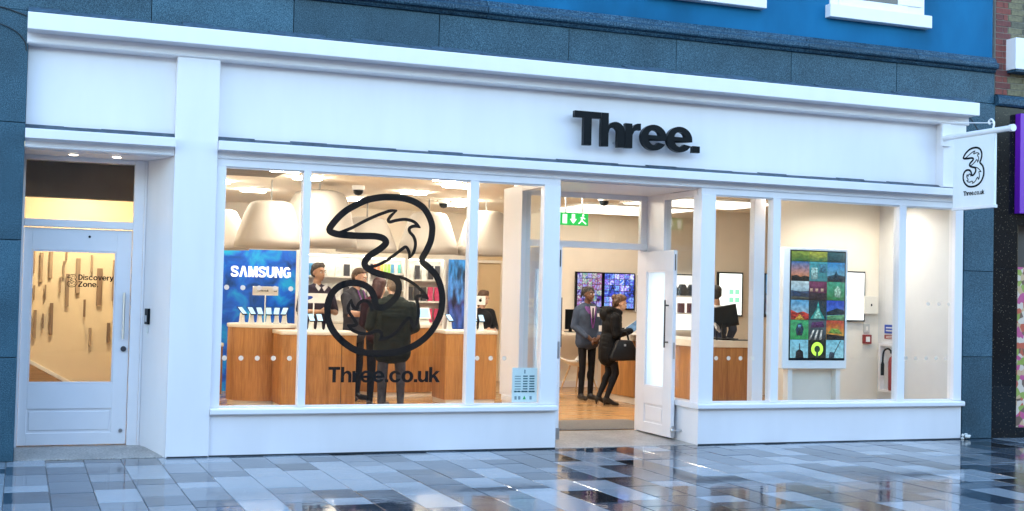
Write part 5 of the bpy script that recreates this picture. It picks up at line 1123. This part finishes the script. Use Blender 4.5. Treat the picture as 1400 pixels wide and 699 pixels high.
def face(parent, T, skin_dark, smile=False):
    we = pm("eye_white", (.75, .73, .70), .3); pu = pm("eye_dark", (.02, .014, .01), .15); br = skin_dark
    for sx in (-1, 1):
        e = MB().ball(T((sx * .031, -.0845, .012)), (.011, .009, .008), 10, 8).build("eye", we, parent, 'all'); MB().ball(T((sx * .031, -.0925, .012)), (.0055, .004, .006), 8, 6).build("pupil", pu, e, 'all')
        MB().tube([T((sx * .016, -.093, .034)), T((sx * .034, -.094, .040)), T((sx * .048, -.085, .033))], .0048, 6).build("eyebrow", br, parent, True)
    MB().tube([T((-.022, -.097, -.051)), T((0, -.101, -.049)), T((.022, -.097, -.051))], [.003, .0065, .003], 6).build("mouth", pm("lip", (.32, .12, .10), .5), parent, True)
def legs(hipz, m_t, m_s, stance=.1, knee=(.0, -.01), rk=.058, rt_=.082, pose=None):
    P = []
    for sx in (-1, 1):
        hip = (sx * .088, 0, hipz); kn = (sx * (stance * .95), knee[1], hipz * .54); an = (sx * stance, .015, .085)
        if pose: hip, kn, an = pose[sx]
        P += [C_(hip, rt_, kn, rk, m_t), C_(kn, rk, an, .042, m_t), E_((kn[0], kn[1] + .03, kn[2] - .12), (.05, .05, .10), m_t)]
        toe = (an[0] + sx * .02, an[1] - .16, .038) if not pose or len(pose) < 3 else tuple(Vector(an) + Vector(pose[2]))
        P += [C_((an[0], an[1] + .025, .05), .042, (toe[0], toe[1], .036), .036, m_s), C_(an, .042, (an[0], an[1] - .02, .06), .045, m_s)]
    return P
def torso(m, hz=.95, cz=1.28, sz=1.42, w=1.0, d=1.0):
    return [E_((0, 0, hz), (.165 * w, .115 * d, .12), m), E_((0, -.005, (hz + cz) / 2), (.150 * w, .108 * d, .18), m), E_((0, 0, cz), (.172 * w, .115 * d, .17), m), C_((-.15 * w, .01, sz - .005), .062, (.15 * w, .01, sz - .005), .062, m), C_((0, .015, sz), .075, (0, .01, sz + .04), .055, m)]
def arm(sh, el, wr, m_s, m_f, r=(.056, .045, .032), cuff=True):
    return [C_(sh, r[0], el, r[1], m_s), C_(el, r[1], wr, r[2], m_f)]
def garment(levels, m):
    """stacked flat ovals (z, half width, half depth, y): a straight cut coat or jacket"""
    P = []
    for i, (z, hw, r, y) in enumerate(levels):
        P.append(C_((-(hw - r), y, z), r, (hw - r, y, z), r, m))
        if i:
            z0, h0, r0, y0 = levels[i - 1]; n_ = max(1, int((z - z0) / .05))
            for k in range(1, n_):
                t = k / n_; h = h0 + (hw - h0) * t; q = r0 + (r - r0) * t; yy = y0 + (y - y0) * t
                P.append(C_((-(h - q), yy, z0 + (z - z0) * t), q, (h - q, yy, z0 + (z - z0) * t), q, m))
    return P
def short_hair(T, m=0, full=0.0):
    return [E_(T((0, .026, .066)), (.082 + full, .090 + full, .068 + full), m), E_(T((0, .058, .010)), (.075 + full, .054 + full, .078), m), C_(T((-.036, -.048, .098)), .020, T((.036, -.048, .098)), .020, m), C_(T((-.020, -.030, .110)), .026, T((.030, -.020, .112)), .026 + full, m), C_(T((-.076, .016, .045)), .012, T((-.076, .020, .005)), .010, m), C_(T((.076, .016, .045)), .012, T((.076, .020, .005)), .010, m)]
def person(lab, loc, rotz, group=None): return thing("person", lab, "person", loc, rotz, group, local=True)
SK_L = pm("skin_light", (.56, .33, .23), .5, var=.05, scale=25); SK_D = pm("skin_dark", (.115, .052, .030), .45, var=.08, scale=25); SK_M = pm("skin_tan", (.42, .23, .14), .5, var=.05, scale=25)
HAIRB = pm("hair_black", (.012, .010, .009), .55, var=.4, scale=60, bump=.5, bscale=140); HAIRBR = pm("hair_brown", (.085, .045, .022), .55, var=.4, scale=70, bump=.5, bscale=140)
HAIRG = pm("hair_grey_brown", (.19, .14, .10), .6, var=.35, scale=70, bump=.5, bscale=140); HAIRR = pm("hair_dark_red", (.045, .009, .010), .5, var=.4, scale=60, bump=.5, bscale=140)
HAIRA = pm("hair_auburn", (.085, .040, .018), .5, var=.4, scale=60, bump=.5, bscale=140)
TR_BK = pm("trouser_black", (.010, .010, .012), .75, spec=.12, var=.2, scale=20, bump=.15, bscale=25); SHOE = pm("shoe_black", (.010, .009, .009), .4); TR_GR = pm("trouser_grey", (.05, .05, .06), .85, spec=.12, var=.2, scale=14, bump=.3, bscale=16)
SH_W = pm("shirt_white", (.72, .70, .72), .7); JK_BL = pm("jacket_blue_grey", (.045, .062, .10), .6, spec=.12, var=.22, scale=9, bump=.35, bscale=18); PUR = pm("purple_lining", (.14, .045, .22), .6, var=.2)
COAT_BK = pm("puffer_black", (.007, .007, .008), .55, spec=.12, var=.3, scale=8, bump=.6, bscale=22, stretch=(.6, .6, 2.2)); COAT_GN = pm("coat_dark_green", (.012, .0165, .0145), .85, spec=.12, var=.25, scale=10, bump=.25, bscale=14)
SHIRT_D = pm("shirt_dark_purple", (.035, .026, .042), .75, spec=.12, var=.25, scale=14, bump=.2, bscale=20); SHIRT_G = pm("shirt_grey", (.042, .042, .052), .8, spec=.12, var=.2, scale=12, bump=.2, bscale=20); LAN = pm("lanyard_purple", (.16, .03, .22), .6)

# --- staff member with short braids in the doorway, facing the street, hands clasped
p = person("staff member in blue grey jacket and lanyard with clasped hands, standing in the doorway", (7.94, 5.30, FZ), R(10))
H = (0, -.02, 1.575); hp, T = head_prims(H, R(8), 0, 0)
wl1, wr1 = (-.055, -.185, .905), (.055, -.185, .905)
B = hp + [C_((0, .01, 1.40), .052, (0, .005, 1.50), .05, 0)] + torso(1, .92, 1.22, 1.365, .93, .95) + legs(.90, 2, 3, .085, rk=.052, rt_=.076)
B += [C_((-.10, -.16, .955), .03, wl1, .026, 0), C_((.10, -.16, .955), .03, wr1, .026, 0)] + hand_prims(wl1, (.8, -.05, -.25), (0, .1, .8), 0, .6) + hand_prims(wr1, (-.8, -.12, -.35), (0, -.2, .8), 0, .6)
flesh("body", B, [SK_D, JK_BL, TR_BK, SHOE], p)
J = garment([(.87, .195, .125, 0), (1.0, .188, .122, 0), (1.14, .188, .120, 0), (1.26, .200, .122, 0), (1.345, .185, .098, .01), (1.385, .12, .075, .015)], 0)
for sx in (-1, 1): J += [C_((sx * .180, .01, 1.335), .064, (sx * .238, .01, 1.10), .052, 0), C_((sx * .238, .01, 1.10), .052, (sx * .125, -.150, .955), .042, 0), C_((sx * .085, .03, 1.405), .030, (sx * .080, -.075, 1.375), .028, 1), C_((sx * .080, -.075, 1.375), .026, (sx * .052, -.112, 1.30), .016, 1)]
J += [C_((-.08, .05, 1.41), .034, (.08, .05, 1.41), .034, 1)]
flesh("jacket", J, [JK_BL, PUR], p)
MB().prism([(-.045, 1.405), (.045, 1.405), (.012, 1.16), (-.012, 1.16)], 'y', -.136, -.130).build("shirt_front", SH_W, p); MB().prism([(-.012, 1.38), (.012, 1.38), (.02, 1.10), (0, 1.07), (-.02, 1.10)], 'y', -.142, -.1365).build("tie", pm("tie_dark", (.02, .015, .03), .6), p)
MB().tube([(-.055, -.10, 1.40), (-.04, -.140, 1.28), (-.006, -.142, 1.08)], .007, 6).tube([(.055, -.10, 1.40), (.04, -.140, 1.28), (.006, -.142, 1.08)], .007, 6).build("lanyard", LAN, p); bx("badge", SH_W, p, .115, .175, -.138, -.132, 1.03, 1.12, 0); bx("emblem", SH_W, p, .085, .125, -.134, -.130, 1.25, 1.30, 0)
hr = [E_((0, .018, 1.632), (.086, .096, .072), 0)]; rh = random.Random(3)
for k in range(26):
    a = rh.uniform(0, 2 * math.pi); r_ = .075; bx0 = Vector((math.sin(a) * r_, .015 - math.cos(a) * r_ * 1.08, 1.66 + rh.uniform(-.01, .02))); ln = rh.uniform(.03, .055) if math.cos(a) > .5 else rh.uniform(.07, .13)
    hr.append(C_(bx0, .014, bx0 + Vector((math.sin(a) * .022, -math.cos(a) * .022, -ln)), .009, 0))
flesh("hair", hr, [HAIRB], p, .007, 2); face(p, T, HAIRB)

# --- woman in black puffer coat leaning at the counter, facing right, in heeled boots
p = person("woman in black hooded puffer coat with handbag, reading a leaflet at the counter", (7.90, 4.40, FZ), R(78))
# local: she faces -y, turned so that -y points to the counter on the right
H = (0, -.12, 1.455); hp, T = head_prims(H, 0, R(18), 0)
ps1 = {-1: ((-.075, .02, .86), (-.08, -.06, .47), (-.07, .06, .13)), 1: ((.075, .02, .86), (.085, .0, .47), (.08, .14, .13)), 2: (0, -.13, -.09)}
B = hp + [C_((0, -.05, 1.28), .05, (0, -.10, 1.40), .046, 0), E_((0, .02, .88), (.15, .12, .12), 1), E_((0, -.0, 1.05), (.135, .10, .16), 1), E_((0, -.03, 1.19), (.15, .11, .14), 1)]
for sx in (-1, 1):
    hip, kn, an = ps1[sx]; mid = tuple(np.array(hip) * .45 + np.array(kn) * .55)
    B += [C_(hip, .080, mid, .066, 0), C_(mid, .064, kn, .054, 2), C_(kn, .054, an, .038, 2), E_((kn[0], kn[1] + .055, kn[2] - .12), (.045, .05, .09), 2), C_((an[0], an[1], .10), .036, (an[0], an[1] - .10, .035), .032, 3), C_((an[0], an[1] - .10, .035), .032, (an[0], an[1] - .16, .026), .024, 3), C_((an[0], an[1] + .03, .10), .03, (an[0], an[1] + .035, .012), .013, 3)]
for sx in (-1, 1):
    w = (sx * .09, -.31, 1.10); B += [C_((sx * .14, -.20, 1.05), .034, w, .026, 0)] + hand_prims(w, (-sx * .15, -.9, .15), (-sx, 0, .3), 0, .6, .92)
flesh("body", B, [SK_L, TR_BK, pm("stocking_black", (.012, .012, .014), .7, spec=.12), SHOE], p)
J = garment([(.70, .175, .150, .03), (.80, .180, .150, .03), (.92, .172, .142, .02), (1.03, .168, .135, .0), (1.15, .185, .140, -.01), (1.24, .190, .130, -.015), (1.30, .165, .100, -.01)], 0)
J += [C_((-.095, .05, 1.36), .062, (.095, .05, 1.36), .062, 0), C_((-.11, .04, 1.37), .052, (-.085, -.10, 1.33), .045, 0), C_((.11, .04, 1.37), .052, (.085, -.10, 1.33), .045, 0), E_((0, .10, 1.31), (.12, .075, .11), 0)]
for sx in (-1, 1): J += [C_((sx * .175, -.01, 1.25), .076, (sx * .205, -.03, 1.02), .064, 0), C_((sx * .205, -.03, 1.02), .064, (sx * .12, -.25, 1.07), .048, 0)]
flesh("puffer_coat", J, [COAT_BK], p)
flesh("skirt", [C_((0, .02, .74), .135, (0, .02, .82), .13, 0), E_((0, .02, .72), (.15, .125, .05), 0)], [TR_BK], p)
flesh("hair", short_hair(T, 0, .004) + [E_(T((0, .10, .06)), (.052, .048, .05), 0), C_(T((0, .07, .0)), .05, T((0, .07, -.05)), .035, 0)], [HAIRA], p, .008, 2); face(p, T, HAIRA)
bag = thing("handbag", "black leather handbag hanging from the arm of the woman in the puffer coat", "handbag", (7.98, 4.14, .80), R(78), local=True)
bgm = MB().prism([(-.20, -.12), (.19, -.13), (.205, -.08), (.115, .14), (.09, .165), (-.09, .165), (-.12, .14), (-.215, -.07)], 'x', -.062, .062).build("bag_body", pm("bag_leather", (.004, .004, .005), .35, spec=.3, var=.3, bump=.3, bscale=12), bag, True, bevel=.02, seg=3)
bx("clasp", M_STEEL, bag, -.066, -.0625, -.015, .015, .08, .11, 0)
for sx in (-1, 1): MB().tube(crom([(sx * .03, -.07, .155), (sx * .03, -.03, .27), (sx * .03, .04, .27), (sx * .03, .07, .155)], 5), .008).build("strap", MATS["bag_leather"], bag, True)
lf = thing("leaflet", "blue and white leaflet held by the woman at the counter", "leaflet", (8.20, 4.22, 1.17), 0, local=True)
_lm = Matrix.Rotation(R(-34), 4, 'Y') @ Matrix.Rotation(R(-20), 4, 'X')
me = MB().box(-.15, .15, -.003, 0, -.055, .055).mesh("cover"); me.transform(_lm); me.materials.append(pm("leaflet_blue", (.10, .22, .42), .4, var=.6, scale=14)); link("cover", me, lf)
me = MB().box(-.16, .16, .0005, .003, -.065, .065).mesh("page"); me.transform(_lm); me.materials.append(M_PLAST); link("page", me, lf)

# --- shopper seen from behind in dark coat
p = person("shopper in dark green coat and grey trousers seen from behind through the second pane", (4.44, 3.62, FZ), R(168))
H = (0, -.05, 1.60); hp, T = head_prims(H, R(10), R(12), 0)
B = hp + [C_((0, .01, 1.43), .06, (0, -.03, 1.54), .056, 0)] + torso(1, .95, 1.26, 1.40) + legs(.93, 2, 3, .125, rk=.066, rt_=.09)
for sx in (-1, 1):
    w = (sx * .20, -.30, 1.06); B += [C_((sx * .22, -.18, 1.06), .036, w, .028, 0)] + hand_prims(w, (-sx * .4, -.8, .1), (-sx * .5, 0, .8), 0, .6)
flesh("body", B, [SK_L, COAT_GN, TR_GR, SHOE], p)
J = garment([(.78, .245, .150, 0), (.92, .240, .150, 0), (1.08, .235, .150, .01), (1.22, .245, .155, .01), (1.33, .240, .135, .01), (1.40, .180, .095, .01), (1.45, .095, .080, .0)], 0)
for sx in (-1, 1): J += [C_((sx * .225, .01, 1.355), .082, (sx * .285, .03, 1.10), .070, 0), C_((sx * .285, .03, 1.10), .070, (sx * .225, -.20, 1.04), .054, 0)]
flesh("coat", J, [COAT_GN], p)
flesh("hair", short_hair(T), [HAIRG], p, .008, 2); face(p, T, HAIRG)
lap = MB().prism([(0, 0), (.26, 0), (.26, .19), (0, .19)], 'y', -.006, .006).build("brochure", pm("brochure_burgundy", (.13, .018, .05), .45), None, bevel=.003); lap.location = (4.40, 5.02, 1.27); lap.rotation_euler = (R(20), R(-25), R(20)); tag(lap, "burgundy brochure held by the staff member in the grey shirt", "brochure")

# --- staff member in grey shirt in profile, facing right
p = person("staff member with short brown hair in grey shirt, in profile handing over a brochure", (4.43, 5.55, FZ), R(40))
p.scale = (1.07, 1.07, 1.07)
H = (0, -.06, 1.62); hp, T = head_prims(H, R(10), R(16), 0)
B = hp + [C_((0, .01, 1.44), .06, (0, -.03, 1.54), .055, 0)] + torso(1, .95, 1.27, 1.41) + legs(.93, 2, 3, .11, rk=.062, rt_=.088)
for sx in (-1, 1):
    el = (sx * .25, -.10, 1.15); w = (sx * .12, -.36, 1.14); B += [C_(el, .046, w, .03, 0)] + hand_prims(w, (-sx * .35, -.9, 0), (-sx * .4, 0, .8), 0, .7)
flesh("body", B, [SK_L, SHIRT_G, TR_BK, SHOE], p)
J = garment([(.88, .185, .125, 0), (1.05, .180, .125, -.005), (1.20, .192, .128, 0), (1.31, .205, .122, 0), (1.39, .185, .09, .01), (1.44, .095, .07, .01)], 0)
for sx in (-1, 1): J += [C_((sx * .195, .01, 1.36), .072, (sx * .255, -.07, 1.17), .060, 0)]
flesh("shirt", J, [SHIRT_G], p)
MB().tube([(-.06, -.08, 1.46), (-.05, -.150, 1.30), (0, -.155, 1.10)], .009, 6).tube([(.06, -.08, 1.46), (.05, -.150, 1.30), (0, -.155, 1.10)], .009, 6).build("lanyard", LAN, p)
flesh("hair", short_hair(T), [HAIRBR], p, .008, 2); face(p, T, HAIRBR)

# --- shopper with dark red hair between them
p = person("shopper with dark red hair half hidden behind the dark green coat", (4.50, 4.52, FZ), R(150))
H = (0, -.03, 1.60); hp, T = head_prims(H, R(-15), R(8), 0)
B = hp + [C_((0, .01, 1.42), .05, (0, -.01, 1.53), .048, 0)] + torso(1, .94, 1.25, 1.39, .92) + legs(.92, 2, 3, .09)
for sx in (-1, 1):
    w = (sx * .16, -.25, 1.02); B += [C_((sx * .20, -.08, 1.08), .038, w, .026, 0)] + hand_prims(w, (-sx * .4, -.8, 0), (-sx * .4, 0, .8), 0, .6, .92)
flesh("body", B, [SK_L, TR_BK, TR_BK, SHOE], p)
J = torso(0, .94, 1.25, 1.39, 1.02, 1.15)
for sx in (-1, 1): J += [C_((sx * .175, .01, 1.375), .068, (sx * .22, -.02, 1.12), .058, 0), C_((sx * .22, -.02, 1.12), .058, (sx * .17, -.2, 1.03), .042, 0)]
flesh("jacket", J, [pm("maroon_jacket", (.022, .008, .013), .7, spec=.12, var=.2)], p)
flesh("hair", short_hair(T, 0, .012) + [C_(T((0, .05, .02)), .085, T((0, .06, -.10)), .07, 0)], [HAIRR], p, .008, 2); face(p, T, HAIRR)

# --- staff member behind the counters, facing the street
p = person("staff member in dark purple shirt with white collar behind the display counters", (3.97, 5.95, FZ), R(14))
p.scale = (1.10, 1.10, 1.10)
H = (0, -.03, 1.63); hp, T = head_prims(H, R(14), R(4), 0)
B = hp + [C_((0, .01, 1.44), .056, (0, 0, 1.54), .052, 0)] + torso(1, .95, 1.27, 1.41, .97) + legs(.93, 2, 3, .10)
for sx in (-1, 1):
    el = (sx * .25, -.04, 1.12); w = (sx * .08, -.26, 1.13); B += [C_(el, .042, w, .028, 0)] + hand_prims(w, (-sx * .8, -.3, 0), (0, -.2, .8), 0, .6)
flesh("body", B, [SK_M, SHIRT_D, TR_BK, SHOE], p)
J = garment([(.88, .175, .118, 0), (1.05, .172, .118, 0), (1.20, .185, .120, 0), (1.31, .198, .115, 0), (1.39, .180, .088, .01), (1.44, .09, .066, .01)], 0)
for sx in (-1, 1): J += [C_((sx * .188, .01, 1.36), .068, (sx * .245, -.02, 1.15), .058, 0)]
flesh("shirt", J, [SHIRT_D], p)
for sx in (-1, 1): MB().prism([(sx * .012, 1.44), (sx * .075, 1.49), (sx * .085, 1.45), (sx * .04, 1.395)], 'y', -.128, -.118).build("collar", SH_W, p)
flesh("hair", short_hair(T, 0, .004), [pm("hair_dark_brown", (.03, .018, .011), .55, var=.4, scale=70, bump=.5, bscale=140)], p, .008, 2); face(p, T, MATS["hair_dark_brown"])

# --- staff behind the till and person beyond the entrance counter
p = person("staff member in dark blue top behind the till, seen from behind", (9.35, 3.95, FZ), R(170))
H = (0, -.03, 1.62); hp, T = head_prims(H, R(-20), 0, 0)
B = hp + [C_((0, .01, 1.43), .056, (0, 0, 1.53), .052, 0)] + torso(1, .95, 1.27, 1.41) + legs(.93, 2, 3, .10)
for sx in (-1, 1):
    w = (sx * .24, -.16, .92); B += [C_((sx * .26, 0, 1.13), .044, w, .028, 0)] + hand_prims(w, (0, -.5, -.8), (-sx, 0, 0), 0, .5)
flesh("body", B, [SK_M, SH_W, TR_BK, SHOE], p)
J = torso(0, .96, 1.27, 1.41, 1.12, 1.2)
for sx in (-1, 1): J += [C_((sx * .20, .01, 1.39), .075, (sx * .26, .0, 1.12), .062, 0), C_((sx * .26, .0, 1.12), .062, (sx * .24, -.13, .95), .046, 0)]
flesh("sweater", J, [pm("navy_top", (.03, .042, .075), .8, spec=.12, var=.2)], p); flesh("hair", short_hair(T, 0, .006), [HAIRB], p, .008, 2); face(p, T, HAIRB)
p = person("seated customer with auburn hair and dark jacket behind the fruit mark placard", (6.62, 6.3, FZ), R(15))
H = (0, -.03, 1.57); hp, T = head_prims(H, R(5), R(15), 0)
B = hp + [C_((0, .01, 1.39), .052, (0, 0, 1.49), .048, 0)] + torso(1, .93, 1.23, 1.36, .95) + legs(.91, 2, 3, .09)
for sx in (-1, 1):
    w = (sx * .10, -.26, 1.06); B += [C_((sx * .23, -.06, 1.08), .04, w, .027, 0)] + hand_prims(w, (-sx * .7, -.5, 0), (0, 0, .8), 0, .6, .95)
flesh("body", B, [SK_L, TR_BK, TR_BK, SHOE], p)
J = torso(0, .94, 1.23, 1.36, 1.1, 1.2)
for sx in (-1, 1): J += [C_((sx * .18, .01, 1.34), .074, (sx * .24, -.04, 1.09), .062, 0), C_((sx * .24, -.04, 1.09), .062, (sx * .12, -.22, 1.06), .044, 0)]
flesh("jacket", J, [COAT_BK], p); flesh("hair", short_hair(T, 0, .010) + [C_(T((0, .05, .0)), .08, T((0, .06, -.10)), .065, 0)], [HAIRA], p, .008, 2); face(p, T, HAIRA)
p.scale = (.94, .94, .94); p["label"] = "customer with auburn hair and dark jacket behind the fruit mark placard"
